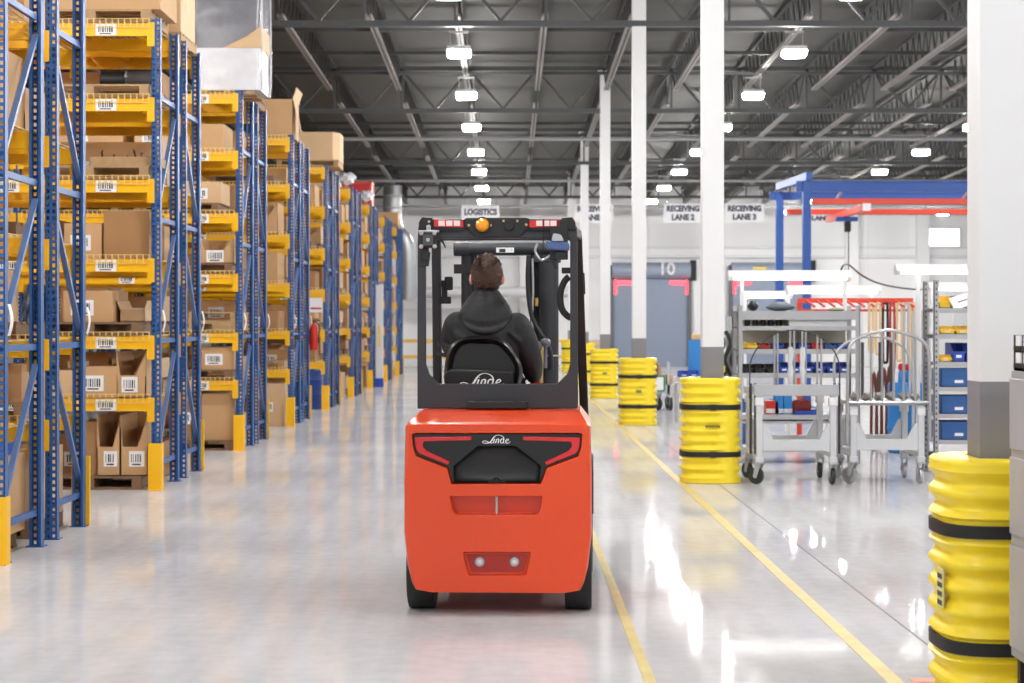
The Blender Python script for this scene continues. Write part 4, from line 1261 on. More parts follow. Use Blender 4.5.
# ------------------------------------------------------------------ driver
def skin_mesh(nodes, edges, levels=2, root=0):
    me = bpy.data.meshes.new('skin'); names = list(nodes)
    me.from_pydata([nodes[n_][0] for n_ in names], [(names.index(a_), names.index(b_)) for a_, b_ in edges], [])
    o = bpy.data.objects.new('skin', me); COL.objects.link(o)
    md = o.modifiers.new('skin', 'SKIN'); md.use_smooth_shade = True; md.branch_smoothing = .6
    sv = me.skin_vertices[0].data
    for i, n_ in enumerate(names):
        r_ = nodes[n_][1]; sv[i].radius = r_ if isinstance(r_, tuple) else (r_, r_)
        sv[i].use_root = (i == root)
    sb = o.modifiers.new('sub', 'SUBSURF'); sb.levels = levels; sb.render_levels = levels
    out = evaluated(o); bpy.data.objects.remove(o)
    return out
def union_remesh(meshes, voxel, name, mt, smooth=6):
    vs, fs = [], []
    for me in meshes:
        o_ = len(vs); vs += [tuple(v.co) for v in me.vertices]; fs += [tuple(i+o_ for i in p.vertices) for p in me.polygons]
    me = bpy.data.meshes.new(name); me.from_pydata(vs, [], fs)
    o = bpy.data.objects.new(name, me); COL.objects.link(o)
    r_ = o.modifiers.new('remesh', 'REMESH'); r_.mode = 'VOXEL'; r_.voxel_size = voxel
    if smooth:
        s_ = o.modifiers.new('smooth', 'SMOOTH'); s_.factor = .5; s_.iterations = smooth
    out = evaluated(o); bpy.data.objects.remove(o)
    out.name = name; out.materials.clear(); out.materials.append(mt)
    out.polygons.foreach_set('material_index', [0]*len(out.polygons))
    out.polygons.foreach_set('use_smooth', [True]*len(out.polygons))
    return out
D0 = Vector((SC, 1.08, 1.15))                       # seat point in truck coordinates
def W(x, y): 
    u_, z_ = lp(x, y, 1.05); return (u_-SC, z_-D0.z)
hx, hz = W(486.5, 275.5)
shx = W(487, 318)[0]
sh_l, sh_r = W(449, 323), W(527, 326)
el_l, el_r = W(449, 330), W(533, 349)
N = {
 'pelvis': ((0,0,.03), (.15,.11)), 'belly': ((0,-.02,.17), (.15,.105)), 'chest': ((0,-.02,.36), (.165,.11)), 'upper': ((.0,-.01,.47), (.12,.085)),
 'neck': ((.005,.0,.545), .056), 'skull': ((hx,.02,hz-.06), .06),
 'shL': ((-.175,.0,.47), .062), 'elL': ((-.22,.16,.32), .045), 'wrL': ((-.17,.40,.21), .029), 'palmL': ((-.155,.47,.215), (.038,.018)),
 'shR': ((.185,.0,.445), .062), 'elR': ((.27,.05,.19), .045), 'wrR': ((.275,.30,.115), .029), 'palmR': ((.275,.37,.12), (.038,.018)),
 'hipL': ((-.10,.05,.03), .085), 'knL': ((-.15,.46,.06), .058), 'anL': ((-.15,.52,-.38), .038), 'toeL': ((-.16,.68,-.45), .035),
 'hipR': ((.10,.05,.03), .085), 'knR': ((.15,.46,.06), .058), 'anR': ((.15,.52,-.38), .038), 'toeR': ((.16,.68,-.45), .035)}
E = [('pelvis','belly'),('belly','chest'),('chest','upper'),('upper','neck'),('neck','skull'),('upper','shL'),('shL','elL'),('elL','wrL'),('wrL','palmL'),
     ('upper','shR'),('shR','elR'),('elR','wrR'),('wrR','palmR'),('pelvis','hipL'),('hipL','knL'),('knL','anL'),('anL','toeL'),('pelvis','hipR'),('hipR','knR'),('knR','anR'),('anR','toeR')]
def blob(rings, limbs, name, mt):
    m = MB()
    if rings: m.loft([[(cx_+rx*math.cos(t)*(1-.10*abs(math.sin(2*t))), cy_+ry*math.sin(t), z_) for t in (2*math.pi*i/24 for i in range(24))] for z_, cx_, cy_, rx, ry in rings])
    for pts, rad in limbs:
        q = catmull(pts, 6); k = len(q); n_ = len(rad)-1
        rr = []
        for i in range(k):
            f = i/(k-1)*n_; a = min(int(f), n_-1); rr.append(rad[a]*(1-f+a)+rad[a+1]*(f-a))
        m.tube(q, rr, 14); m.ell(q[0], (rr[0]*.98,)*3, 14, 10); m.ell(q[-1], (rr[-1]*.98,)*3, 14, 10)
    return m.mesh(name, mt)
armL = [(-.175,0,.455),(-.205,.08,.38),(-.215,.17,.31),(-.19,.30,.26),(-.17,.40,.215)]
armR = [(.18,0,.445),(.235,.01,.33),(.268,.05,.21),(.275,.16,.15),(.275,.30,.118)]
legL = [(-.09,.05,.03),(-.12,.26,.07),(-.15,.46,.06),(-.155,.51,-.15),(-.15,.52,-.38)]
legR = [(-a, b, c) for a, b, c in legL]
body = [blob([(.0,0,0,.15,.11),(.17,0,-.02,.14,.10),(.34,0,-.02,.165,.105),(.44,0,-.015,.17,.09),(.50,0,-.01,.12,.075),(.54,0,0,.062,.06),(.68,.003,.01,.055,.058)],
             [(armL,(.06,.052,.046,.042,.03)),(armR,(.06,.052,.046,.042,.03)),(legL,(.085,.078,.06,.052,.038)),(legR,(.085,.078,.06,.052,.038)),
              ([(-.17,.40,.215),(-.16,.45,.215),(-.155,.49,.213)],(.028,.034,.030)),([(.275,.30,.118),(.275,.345,.12),(.275,.39,.12)],(.028,.034,.030)),
              ([(-.15,.50,-.44),(-.155,.60,-.455),(-.16,.69,-.46)],(.04,.04,.03)),([(.15,.50,-.44),(.155,.60,-.455),(.16,.69,-.46)],(.04,.04,.03)),
              ([(-.15,.52,-.36),(-.15,.51,-.42)],(.038,.04)),([(.15,.52,-.36),(.15,.51,-.42)],(.038,.04))], 'body', SKIN)]
def headfn(d, p):
    q = p.copy()
    if d.y > 0.2 and d.z < 0: q.x *= 1-.22*(-d.z)          # jaw narrows
    if d.y < -.3: q.y *= 1.04
    return q
hm = MB().ell((hx,.02,hz), (.077,.098,.122), 28, 20, headfn)
hm.ell((hx,.125,hz-.015), (.014,.02,.026), 10, 8).ell((hx,.105,hz-.062), (.026,.012,.009), 10, 8).ell((hx,.075,hz-.095), (.032,.03,.02), 10, 8)
for s in (-1, 1):
    hm.ell((hx+s*.094,.0,hz-.022), (.014,.022,.036), 12, 10)
    hm.ell((hx+s*.032,.103,hz+.018), (.014,.008,.009), 10, 8)
body.append(hm.mesh('head', SKIN))
hands = []
for s, pw, wd in ((-1, N['palmL'][0], 0), (1, N['palmR'][0], 0)):
    P0 = Vector(pw); fw = Vector((.06*s*-1, 1, -.02)).normalized(); side = Vector((1,.0,.0))
    for i, ln in enumerate((.068, .078, .072, .055)):
        b0 = P0+side*(-.027+.018*i)*s+fw*.02
        nd = {'a': (b0, .009), 'b': (b0+fw*ln*.55+Vector((0,0,.004)), .0085), 'c': (b0+fw*ln*.85+Vector((0,0,-.022)), .008), 'd': (b0+fw*ln*.75+Vector((0,0,-.045)), .007)}
        hands.append(skin_mesh(nd, [('a','b'),('b','c'),('c','d')], 1))
    b0 = P0+side*(-.03*s)+fw*-.02
    nd = {'a': (b0, .011), 'b': (b0+side*(-.022*s)+fw*.03+Vector((0,0,-.012)), .010), 'c': (b0+side*(-.016*s)+fw*.055+Vector((0,0,-.03)), .0085)}
    hands.append(skin_mesh(nd, [('a','b'),('b','c')], 1))
bm_ = union_remesh(body+hands, .0065, 'person', SKIN, 3)
DR = tag(place(bm_, 'person', None), 'person in a black hooded jacket seated at the forklift controls, seen from behind', 'person')
Mfk = Matrix.Translation(FK_LOC) @ Matrix.Rotation(FK_YAW, 4, 'Z')
DR.location = Mfk @ D0; DR.rotation_euler = (0,0,FK_YAW)
# jacket: one surface over torso and sleeves
jk = [blob([(.03,0,0,.18,.14),(.16,0,-.02,.185,.13),(.30,0,-.03,.205,.13),(.40,.0,-.025,.225,.125),(.455,0,-.02,.215,.11),(.505,0,-.015,.165,.10),(.545,0,-.01,.12,.09),(.60,.0,0,.09,.085)],
           [([(-.17,-.01,.435),(-.20,.07,.375),(-.212,.165,.315),(-.19,.29,.26),(-.172,.385,.222)],(.088,.082,.074,.062,.044)),
            ([(.185,-.01,.43),(.235,.005,.33),(.268,.045,.215),(.276,.15,.155),(.277,.285,.122)],(.086,.080,.072,.062,.044))], 'jacket', FABRIC)]
fold = MB()
for a_, b_, r_ in (((-.30,.02,.33),(-.20,-.06,.30),.016), ((-.31,.07,.27),(-.20,.0,.24),.015), ((.20,-.07,.33),(.31,.0,.27),.016), ((.22,-.05,.26),(.33,.03,.22),.015),
                   ((-.13,-.15,.28),(.02,-.165,.24),.012), ((.05,-.165,.30),(.15,-.13,.22),.012), ((-.19,-.09,.40),(-.12,-.14,.34),.014), ((.14,-.13,.40),(.21,-.08,.33),.014)):
    mid = tuple((x+y)/2 for x, y in zip(a_, b_)); fold.tube(catmull([a_, mid, b_], 4), [r_*.4]+[r_]*7+[r_*.4], 8)
jk.append(fold.mesh('fold', FABRIC))
jm = union_remesh(jk, .009, 'jacket', FABRIC, 5)
place(jm, 'jacket', DR)
# hood lying on the back: gathered cowl with folds
def hoodfn(d, p):
    q = p.copy()
    if d.z < 0: q.x *= 1-.42*(-d.z)**1.2
    q.y += .018*math.sin(9*p.z/.12+2*p.x/.1)
    return q
hcx_ = W(486,0)[0]
hd_ = MB().loft([[(hcx_+rx*math.cos(t), cy_+ry*math.sin(t), z_) for t in (2*math.pi*i/28 for i in range(28))] for z_, cy_, rx, ry in
    ((.655,.0,.070,.072),(.63,-.01,.088,.090),(.595,-.025,.115,.108),(.555,-.04,.142,.115),(.515,-.055,.160,.112),(.475,-.075,.156,.098),(.44,-.095,.125,.075),(.41,-.115,.07,.045),(.395,-.125,.03,.02))])
for zz_, ww, yy_, sag in ((.625,.080,-.09,.02),(.58,.115,-.125,.04),(.53,.14,-.155,.07),(.50,.145,-.160,.10)):
    pts = [(W(486,0)[0]+ww*math.sin(t), yy_+.10*(1-math.cos(t*.9)), zz_-sag*math.cos(t)) for t in [R(-80+160*i/12) for i in range(13)]]
    hd_.tube(pts, [.010+.012*math.sin(math.pi*i/12) for i in range(13)], 8)
place(union_remesh([hd_.mesh('hood', FABRIC2)], .007, 'hood', FABRIC2, 4), 'hood', DR)
place(union_remesh([blob([(-.03,0,.0,.16,.12),(.05,0,.0,.17,.13),(.10,0,0,.165,.125)], [(legL[:4]+[(-.15,.52,-.34)],(.10,.092,.076,.066,.056)),(legR[:4]+[(.15,.52,-.34)],(.10,.092,.076,.066,.056))], 'trousers', TROUS)], .01, 'trousers', TROUS, 3), 'trousers', DR)
for s in (-1, 1):
    MB().loft([[(s*.155+a*w_, v, -.495+b) for a, b in ((-.045,0),(.045,0),(.045,h_*.6),(.02,h_),(-.02,h_),(-.045,h_*.6))] for v, w_, h_ in ((.44,.9,.12),(.50,1.05,.15),(.58,1.05,.14),(.66,1.1,.12),(.75,.8,.07))]).build('shoe', BLACK, DR, bevel=.01)
# hair: short brown cap reaching the nape
def hairfn(d, p):
    q = p.copy()
    w_ = .004*math.sin(23*d.x+3)*math.sin(19*d.z+1)+.003*math.sin(41*d.x+17*d.y+29*d.z)
    q *= 1+w_/.09
    if d.y > .12 and d.z < .50: q *= .70            # face stays free
    if d.z < -.45 and d.y > -.75: q *= .93
    return q
hair = MB().ell((hx,.01,hz+.006), (.098,.114,.130), 48, 36, hairfn)
place(hair.mesh('hair', HAIR, 80), 'hair', DR)
# ------------------------------------------------------------------ work area on the right
def CX(px, Y): return (px-VPX)*Y/F_PX
def CZ(py, Y): return CAMH-(py-VPY)*Y/F_PX
def caster(parent, x, y, z, r=.075, ang=0.0, wm=GREENW):
    c = MB()
    c.box(-.045,.045,-.045,.045,z-.012,z)
    for s in (-1,1): c.prism([(-.035,z-.012),(.035,z-.012),(.05,r-.012),(.015,r-.012)], s*.028-.004, s*.028+.004, 'yz')
    c.cyl((-.036,.035,r),(.036,.035,r),.008,n=8)
    o = c.build('caster', GALV, parent, smooth=0, loc=(x, y, 0)); o.rotation_euler.z = ang
    w = MB().lathe([(.02,-.02),(r*.8,-.021),(r*.96,-.017),(r,0),(r*.96,.017),(r*.8,.021),(.02,.02)], (0,.035,r), 24, 'x').build('caster_wheel', wm, o)
    MB().lathe([(0,-.024),(r*.28,-.023),(r*.28,.023),(0,.024)], (0,.035,r), 16, 'x').build('caster_hub', STEEL, w)
def cart(name, label, x0, x1, Y, kind):
    w = x1-x0; D = .85
    r = tag(empty(name, ((x0+x1)/2, Y, 0)), label, 'cart')
    h = w/2; pz0 = .215; topz = .90 if kind == 1 else .80
    for sx in (-1, 1):
        for yy in (0, D-.06):
            MB().box(sx*(h-.075)-.03, sx*(h-.075)+.03, yy, yy+.06, pz0, topz).build('leg_post', CARTP, r, bevel=.004)
    for yy in (0, D-.06):
        m = MB()
        a, b = -h+.105, h-.105
        z0 = pz0+.12
        m.prism([(a,z0),(b,z0),(b,z0+.27),(b-.03,z0+.27),(b-.11,z0+.11),(a+.11,z0+.11),(a+.03,z0+.27),(a,z0+.27)], yy+.015, yy+.045)
        m.build('gusset_rail', CARTP, r, bevel=.003, smooth=0)
    for sx in (-1, 1):
        MB().box(sx*(h-.075)-.025, sx*(h-.075)+.025, .06, D-.06, pz0+.05, pz0+.10).build('side_rail', CARTP, r, bevel=.003)
        for yy in (-.005, D-.055): MB().box(sx*(h-.075)-.04, sx*(h-.075)+.04, yy, yy+.07, pz0-.0, pz0+.06).build('corner_block', CARTP, r, bevel=.006)
        for yy in (-.008, D-.055): MB().box(sx*(h-.075)-.042, sx*(h-.075)+.042, yy, yy+.075, topz-.12, topz-.04).build('white_cap', WHITE, r, bevel=.008)
    for i, (sx, yy, an) in enumerate(((-1, .03, .9), (1, .03, 0.1), (-1, D-.05, .5), (1, D-.05, 0.0))):
        caster(r, sx*(h-.075), yy, pz0, .082 if i != 0 else .086, an, GREENW if kind == 1 else STEEL)
    if kind == 1:
        MB().box(-h+.02,h-.02,-.01,.05,topz-.02,topz+.09).build('top_beam', STEEL, r, bevel=.004)
        MB().box(-h+.02,h-.02,D-.06,D,topz-.02,topz+.05).build('top_beam', GALV, r, bevel=.004)
        MB().box(-.30,.30,.05,D-.06,topz-.02,topz-.005).build('deck_plate', GALV, r, smooth=0)
        # dark end frames at both sides and a low arch of rods
        for sx in (-1, 1):
            for dx in (.0, .045):
                MB().tube([(sx*(h+.0-dx),.10,.30),(sx*(h-dx),.10,topz+.10)], .012, 8).build('end_rod', DARKST, r)
        pts = [(-h-.01,.12,topz-.05)]+[(-(h+.01)*math.cos(t), .12, topz+.22+.41*math.sin(t)) for t in [R(8+164*i/16) for i in range(17)]]+[(h+.01,.12,topz-.05)]
        MB().tube(pts, .007, 8).build('arch_rod', DARKST, r)
        for x, wr in ((-.20,0),(-.17,0),(-.045,1),(-.005,0),(.075,1),(.11,0),(.225,0),(.265,0)):
            zt_ = topz+.22+.41*math.sqrt(max(0,1-(x/(h+.01))**2))
            MB().tube([(x,.12,topz+.05),(x,.12,zt_-.005)], .011, 8).build('upright_rod', STEEL, r)
            if wr:
                q = random.Random(int(x*1000)+500)
                MB().tube([(x+q.uniform(-.006,.006),.10,topz+.06+.05*i) for i in range(9)], [.022+q.uniform(0,.014) for i in range(9)], 8).build('film_wrapping', WRAP, r)
    else:
        zt_ = 1.53; zb_ = .81
        def arch(yv): return [(-h,yv,.42),(-h+.01,yv,.9),(-h+.02,yv,1.30),(-h+.06,yv,1.405),(-h+.15,yv,1.465),(-h+.28,yv,1.505),(0,yv,zt_),(h-.28,yv,1.505),(h-.15,yv,1.465),(h-.06,yv,1.405),(h-.01,yv,1.30),(h,yv,.9),(h,yv,.42)]
        MB().tube(catmull(arch(-.03), 5), .017, 10).build('arch_tube', STEEL, r)
        MB().tube([(-h+.005,-.03,zb_),(h-.005,-.03,zb_)], .015, 10).build('arch_tube', STEEL, r)
        for x in (-.30,-.17,-.06,.055,.155,.27):
            zz_ = 1.525-.35*x*x
            MB().tube([(x,-.03,zb_),(x,-.03,zz_-.01)], .012, 8).build('arch_bar', STEEL, r)
        MB().box(-h+.04,h-.04,.0,D,topz-.02,topz+.02).build('deck_plate', GALV, r, bevel=.003)
        MB().tube(catmull([(-h+.03,D-.05,.8),(-h+.03,D-.05,1.25),(-h+.2,D-.05,1.42),(0,D-.05,1.46),(h-.2,D-.05,1.42),(h-.03,D-.05,1.25),(h-.03,D-.05,.8)], 6), .015, 8).build('arch_tube', GALV, r)
        for x in (-.24,-.1,.08,.2): MB().tube([(x,D-.05,.82),(x,D-.05,1.40)], .016, 8).build('arch_bar', DARKST, r)
    return r
cart('rod_cart', 'grey wheeled cart with film-wrapped upright rods, beside the second column guard', CX(752,18.75), CX(841,18.75), 18.75, 1)
c2x0, c2x1 = CX(846,18.85), CX(929,18.85)
r2 = cart('arched_cart', 'grey wheeled cart with a silver tube arch gate, right of the rod cart', c2x0, c2x1, 18.85, 2)
# small castings lying on the arched cart
q = random.Random(4)
for i in range(6):
    x = (c2x0+c2x1)/2-.30+.12*i
    tag(MB().ell((0,0,.045),(.05,.06,.045),12,8,lambda d,p: p*(1+.18*math.sin(5*d.x+4*d.z+i))).build('metal_casting', mat('cast_grey',(150,142,138),.6,var=.2), None, loc=(x, 18.98, .821)),
        f'rough grey metal casting on the deck of the arched cart, {ORD[i]} from the left', 'casting', 'castings on the arched cart')

def bin_mesh(w, d, h, mt, label=True, slope=True):
    m = MB().mat(0); t = .008
    m.box(-w/2,w/2,0,d,0,t).box(-w/2,w/2,d-t,d,0,h)
    fh = h*.55 if slope else h
    m.box(-w/2,w/2,0,t,0,fh)
    side = [(0,0),(d,0),(d,h),(d*.35,h),(0,fh)] if slope else [(0,0),(d,0),(d,h),(0,h)]
    m.prism(side, -w/2, -w/2+t, 'yz').prism(side, w/2-t, w/2, 'yz')
    m.box(-w/2-.006,w/2+.006,-.008,.0,fh-.018,fh)
    if not slope: m.box(-w/2-.008,w/2+.008,-.008,.0,h*.62,h*.68)
    if label: m.mat(1).box(-.045 if not slope else -w*.22,.045 if not slope else w*.22,-.004,-.001,h*.22,h*.22+.03)
    return m.mesh('storage_bin', [mt, TAG], 0)
def shelving(x0, x1, Y, D, posts_top, levels, label, name='shelving_unit', lip=.045, perf=False):
    r = tag(empty(name, ((x0+x1)/2, Y, 0)), label, 'shelving')
    h = (x1-x0)/2
    for sx in (-1, 1):
        for yy in (0, D-.05):
            m = MB().box(sx*h-(0 if sx<0 else .05), sx*h+(.05 if sx<0 else 0), yy, yy+.008, 0, posts_top).box(sx*h-(0 if sx<0 else .008), sx*h+(.008 if sx<0 else 0), yy, yy+.05, 0, posts_top)
            if perf:
                m.mat(1)
                for k in range(int(posts_top/.06)): m.box(sx*h+(.018 if sx<0 else -.032), sx*h+(.032 if sx<0 else -.018), yy-.001, yy, .03+.06*k, .055+.06*k)
            m.build('post', [GREYST, DARKST], r, smooth=0)
    for z, lp_ in levels:
        MB().box(-h+.01,h-.01,.012,D-.012,z-.006,z).box(-h+.01,h-.01,.002,.012,z-lp_,z).box(-h+.01,h-.01,D-.012,D-.002,z-lp_,z).build('shelf', GREYST, r, smooth=0)
    return r
YS = 21.6
sx0, sx1 = CX(738,YS), CX(860,YS)
lv = [(CZ(311,YS),.10),(CZ(326,YS),.05),(CZ(349,YS),.055),(CZ(373,YS),.055),(.55,.05),(.18,.05)]
shu = shelving(sx0, sx1, YS, .6, 1.80, lv, 'grey steel shelving behind the two carts, loaded with small blue bins')
hS = (sx1-sx0)/2
MB().box(-hS+.06,hS-.06,.585,.595,1.30,1.66).build('back_panel', mat('cream_panel',(214,208,186),.6), shu, smooth=0)
def shelf_item(o, label, cat, group=None): return tag(o, label, cat, group)
bm1, bm2 = bin_mesh(.115,.28,.12,BBLUE), bin_mesh(.115,.28,.10,BLKP, False)
zz = lv[3][0]
for i in range(9):
    x = sx0+.12+.137*i
    dark = i < 3
    shelf_item(place(bm2 if dark else bm1, 'storage_bin', None, (x, YS+.03, zz)), f'small {"black" if dark else "blue"} bin behind the carts, {ORD[i]} from the left on its shelf', 'bin', 'small bins behind the carts')
zz = lv[2][0]
cols = [(BYEL,'yellow'),(DKRED,'red'),(BBLUE,'blue'),(BLKP,'black'),(BBLUE,'blue'),(REDP,'red'),(BBLUE2,'pale blue'),(BBLUE,'blue')]
for i, (mt_, cn) in enumerate(cols):
    x = sx0+.16+.15*i
    shelf_item(place(bin_mesh(.12,.25,.07,mt_,False), 'storage_bin', None, (x, YS+.03, zz)), f'shallow {cn} bin on the shelf above the small bins, {ORD[i]} from the left', 'bin', 'shallow bins behind the carts')
zz = lv[1][0]
for i in range(5):
    x = sx0+.12+.09*i
    shelf_item(MB().lathe([(.0,0),(.032,0),(.034,.01),(.034,.055),(.028,.06),(.028,.075),(0,.078)], n=14).build('dark_jar', BLACK, None, loc=(x, YS+.12, zz)), f'small black jar under the top shelf behind the carts, {ORD[i]} from the left', 'jar', 'black jars behind the carts')
shelf_item(MB().box(-.33,.33,0,.35,0,.07).box(-.34,.34,-.005,.0,.05,.075).build('white_tray', WHITE, None, bevel=.006, loc=(sx0+.92, YS+.06, zz)), 'long white tray under the top shelf behind the carts', 'tray')
zz = lv[0][0]
for i, (dx, w_, h_, mt_, nm, lb) in enumerate(((.14,.13,.12,BLKP,'tool_case','black tool case at the left end of the top shelf behind the carts'),(.46,.34,.10,mat('slate',(88,94,104),.5),'canvas_bag','slate grey bag on the top shelf behind the carts'),(1.10,.20,.04,mat('olive',(150,150,110),.6),'folded_cloth','olive folded cloth at the right of the top shelf behind the carts'))):
    m = MB().ell((0,.2,h_*.5),(w_/2,.14,h_*.5),18,10,lambda d,p: Vector((p.x*(1-.3*max(0,d.z)), p.y, max(-h_*.5,p.z*(1.15 if d.z>0 else 1)))))
    shelf_item(m.build(nm, mt_, None, loc=(sx0+dx+.06, YS+.05, zz)), lb, nm.split('_')[1])
zz = lv[4][0]
shelf_item(place(bin_mesh(.30,.4,.11,BBLUE,True,False), 'storage_bin', None, (CX(810,YS), YS+.05, CZ(421,YS)+.0)), 'wide blue tote low behind the rod cart', 'bin')
shu2z = CZ(421,YS)
MB().box(-hS+.01,hS-.01,.012,.588,shu2z-.03,shu2z-.001).build('shelf', GREYST, shu, smooth=0)
for i, (px, mt_, cn) in enumerate(((775,REDP,'red and white'),(782,DRUMB,'bright blue'),(791,DRUMB,'sky blue'))):
    o = empty('upright_pack', (CX(px,YS), YS+.22, shu2z)); tag(o, f'{cn} upright pack low behind the rod cart, {ORD[i]} from the left', 'pack')
    MB().box(-.045 if i else -.07,.045 if i else .07,0,.2,0,.28 if i else .22).build('pack_body', mt_, o, bevel=.005)
    MB().box(-.047 if i else -.072,.047 if i else .072,-.003,.0,.08,.13).build('pack_band', WHITE, o, smooth=0)
m = MB().ell((0,0,.09),(.12,.14,.09),18,12,lambda d,p: p*(1+.1*math.sin(6*d.x+3*d.y)))
shelf_item(m.build('red_sack', mat('dark_red_cloth',(128,44,40),.7), None, loc=(CX(805,YS), YS+.25, .551)), 'dark red sack low behind the rod cart', 'sack')

# fluorescent work lights on posts over the benches
def worklight(x0, x1, Y, z, label, post=None, thick=.09):
    w = x1-x0
    r = tag(empty('fluorescent_light', ((x0+x1)/2, Y, z)), label, 'light')
    m = MB().prism([(-.11,0),(.11,0),(.05,.075),(-.05,.075)], -w/2, w/2, 'yz'); m.build('fixture', WHITE, r, smooth=0)
    for s in (-1, 1): MB().cyl((-w/2+.04, s*.05, -.016), (w/2-.04, s*.05, -.016), .018, n=10).build('tube', TUBEE, r)
    for s in (-1, 1): MB().box(s*(w/2-.03)-.02, s*(w/2-.03)+.02, -.1, .1, -.04, .0).build('end_cap', WHITE, r, smooth=0)
    if post:
        for px_ in post: MB().box(px_-(x0+x1)/2-.02, px_-(x0+x1)/2+.02, .09, .13, -z+post_base, .03).build('support_post', WHITE, r, smooth=0)
    return r
post_base = lv[0][0]+.002
worklight(CX(728,YS+.2), CX(850,YS+.2), YS+.2, CZ(277,YS+.2), 'long white fluorescent light above the shelving, nearest of its group', (CX(742,YS+.3), CX(845,YS+.3)))
post_base = 0.0
worklight(CX(786,25.0), CX(880,25.0), 25.0, CZ(291,25.0), 'white fluorescent light behind and right of the nearest one', (CX(784,25.1)+.06, CX(872,25.1)))
worklight(CX(742,28.0), CX(792,28.0), 28.0, CZ(296,28.0), 'short white fluorescent light low behind the nearest one', (CX(746,28.0), CX(788,28.0)))
worklight(CX(895,22.0), CX(1010,22.0), 22.0, CZ(271,22.0), 'bright fluorescent light above the blue tote shelving at the right', (CX(920,22.0), CX(1000,22.0)))
worklight(CX(928,25.0), CX(1030,25.0), 25.0, CZ(288,25.0), 'fluorescent light low behind the tote shelving light', (CX(934,25.0), CX(1020,25.0)))
q_ = [Vector((CX(x,Y_), Y_, CZ(y,Y_))) for x, y, Y_ in ((840,274,21.8),(843,266,21.9),(849,265,22.2),(860,274,23),(875,282,23.8),(895,287,24.4),(920,289.5,24.9),(934,286,25.0))]
tag(MB().tube(catmull(q_, 6), .012, 6).build('hanging_cable', HOSE, None), 'dark cable drooping between the fluorescent lights', 'cable')

# shelving with blue totes, right edge
YT = 20.0
tx0, tx1 = CX(934,YT), CX(934,YT)+.95
tl = [(CZ(308,YT),.045),(CZ(334,YT),.05),(CZ(362,YT),.045),(CZ(387,YT),.045),(CZ(414,YT),.045),(CZ(440,YT),.045),(.12,.045)]
tsh = shelving(tx0, tx1, YT, .55, 2.05, tl, 'grey perforated shelving with blue totes beside the nearest column', perf=True)
big = bin_mesh(.38,.45,.19,BBLUE2,True,False)
for i, (l, ln) in enumerate(((3,'upper'),(4,'middle'),(5,'lowest'))):
    tag(place(big, 'storage_tote', None, (tx0+.27, YT+.03, tl[l][0])), f'large blue tote with white label, {ln} of three beside the nearest column', 'tote', 'large blue totes')
    tag(place(big, 'storage_tote', None, (tx0+.69, YT+.03, tl[l][0])), f'large blue tote behind the column edge, right of the {ln} one', 'tote', 'large blue totes')
yb = bin_mesh(.15,.3,.085,BYEL,True)
ob = bin_mesh(.15,.3,.085,mat('bin_orange',(240,130,50),.4),True)
for i in range(3):
    tag(place(ob if i == 2 else yb, 'storage_bin', None, (tx0+.15+.165*i, YT+.03, tl[1][0])), f'{"orange" if i==2 else "yellow"} bin on the second shelf beside the nearest column, {ORD[i]} from the left', 'bin', 'yellow bins by the column')
bb = bin_mesh(.135,.35,.20,BBLUE,True)
for i in range(2):
    tag(place(bb, 'storage_bin', None, (tx0+.27+.145*i, YT+.03, tl[2][0])), f'tall blue open bin above the totes, {"left" if i==0 else "right"} of the pair', 'bin', 'tall blue bins')
tag(place(bin_mesh(.12,.2,.075,BYEL,True), 'storage_bin', None, (tx0+.13, YT+.02, tl[2][0])), 'small yellow bin left of the tall blue bins', 'bin')
tag(place(bin_mesh(.13,.2,.13,BYEL,False), 'storage_bin', None, (tx0+.14, YT+.1, tl[0][0])), 'yellow bin on top of the tote shelving', 'bin')
r = tag(empty('blue_binder', (tx0+.32, YT+.12, tl[0][0])), 'blue binder on top of the tote shelving', 'binder')
MB().box(-.1,.1,0,.22,0,.012).box(-.1,.1,0,.22,.12,.13).box(-.1,-.088,0,.22,.012,.12).build('cover', BBLUE, r, smooth=0); MB().box(-.085,.09,.01,.21,.014,.118).build('pages', TAG, r, smooth=0)
r = tag(empty('paper_stack', (tx0+.28, YT+.01, tl[0][0])), 'white papers leaning at the front of the tote shelving top', 'papers')
m = MB().obox((.06,.04,.085),(.30,.006,.16), Matrix.Rotation(R(-18),3,'Y') @ Matrix.Rotation(R(-35),3,'X')); m.build('paper_sheet', TAG, r, smooth=0)
MB().obox((.06,.032,.088),(.16,.002,.01), Matrix.Rotation(R(-18),3,'Y') @ Matrix.Rotation(R(-35),3,'X')).build('printed_line', INK, r, smooth=0)

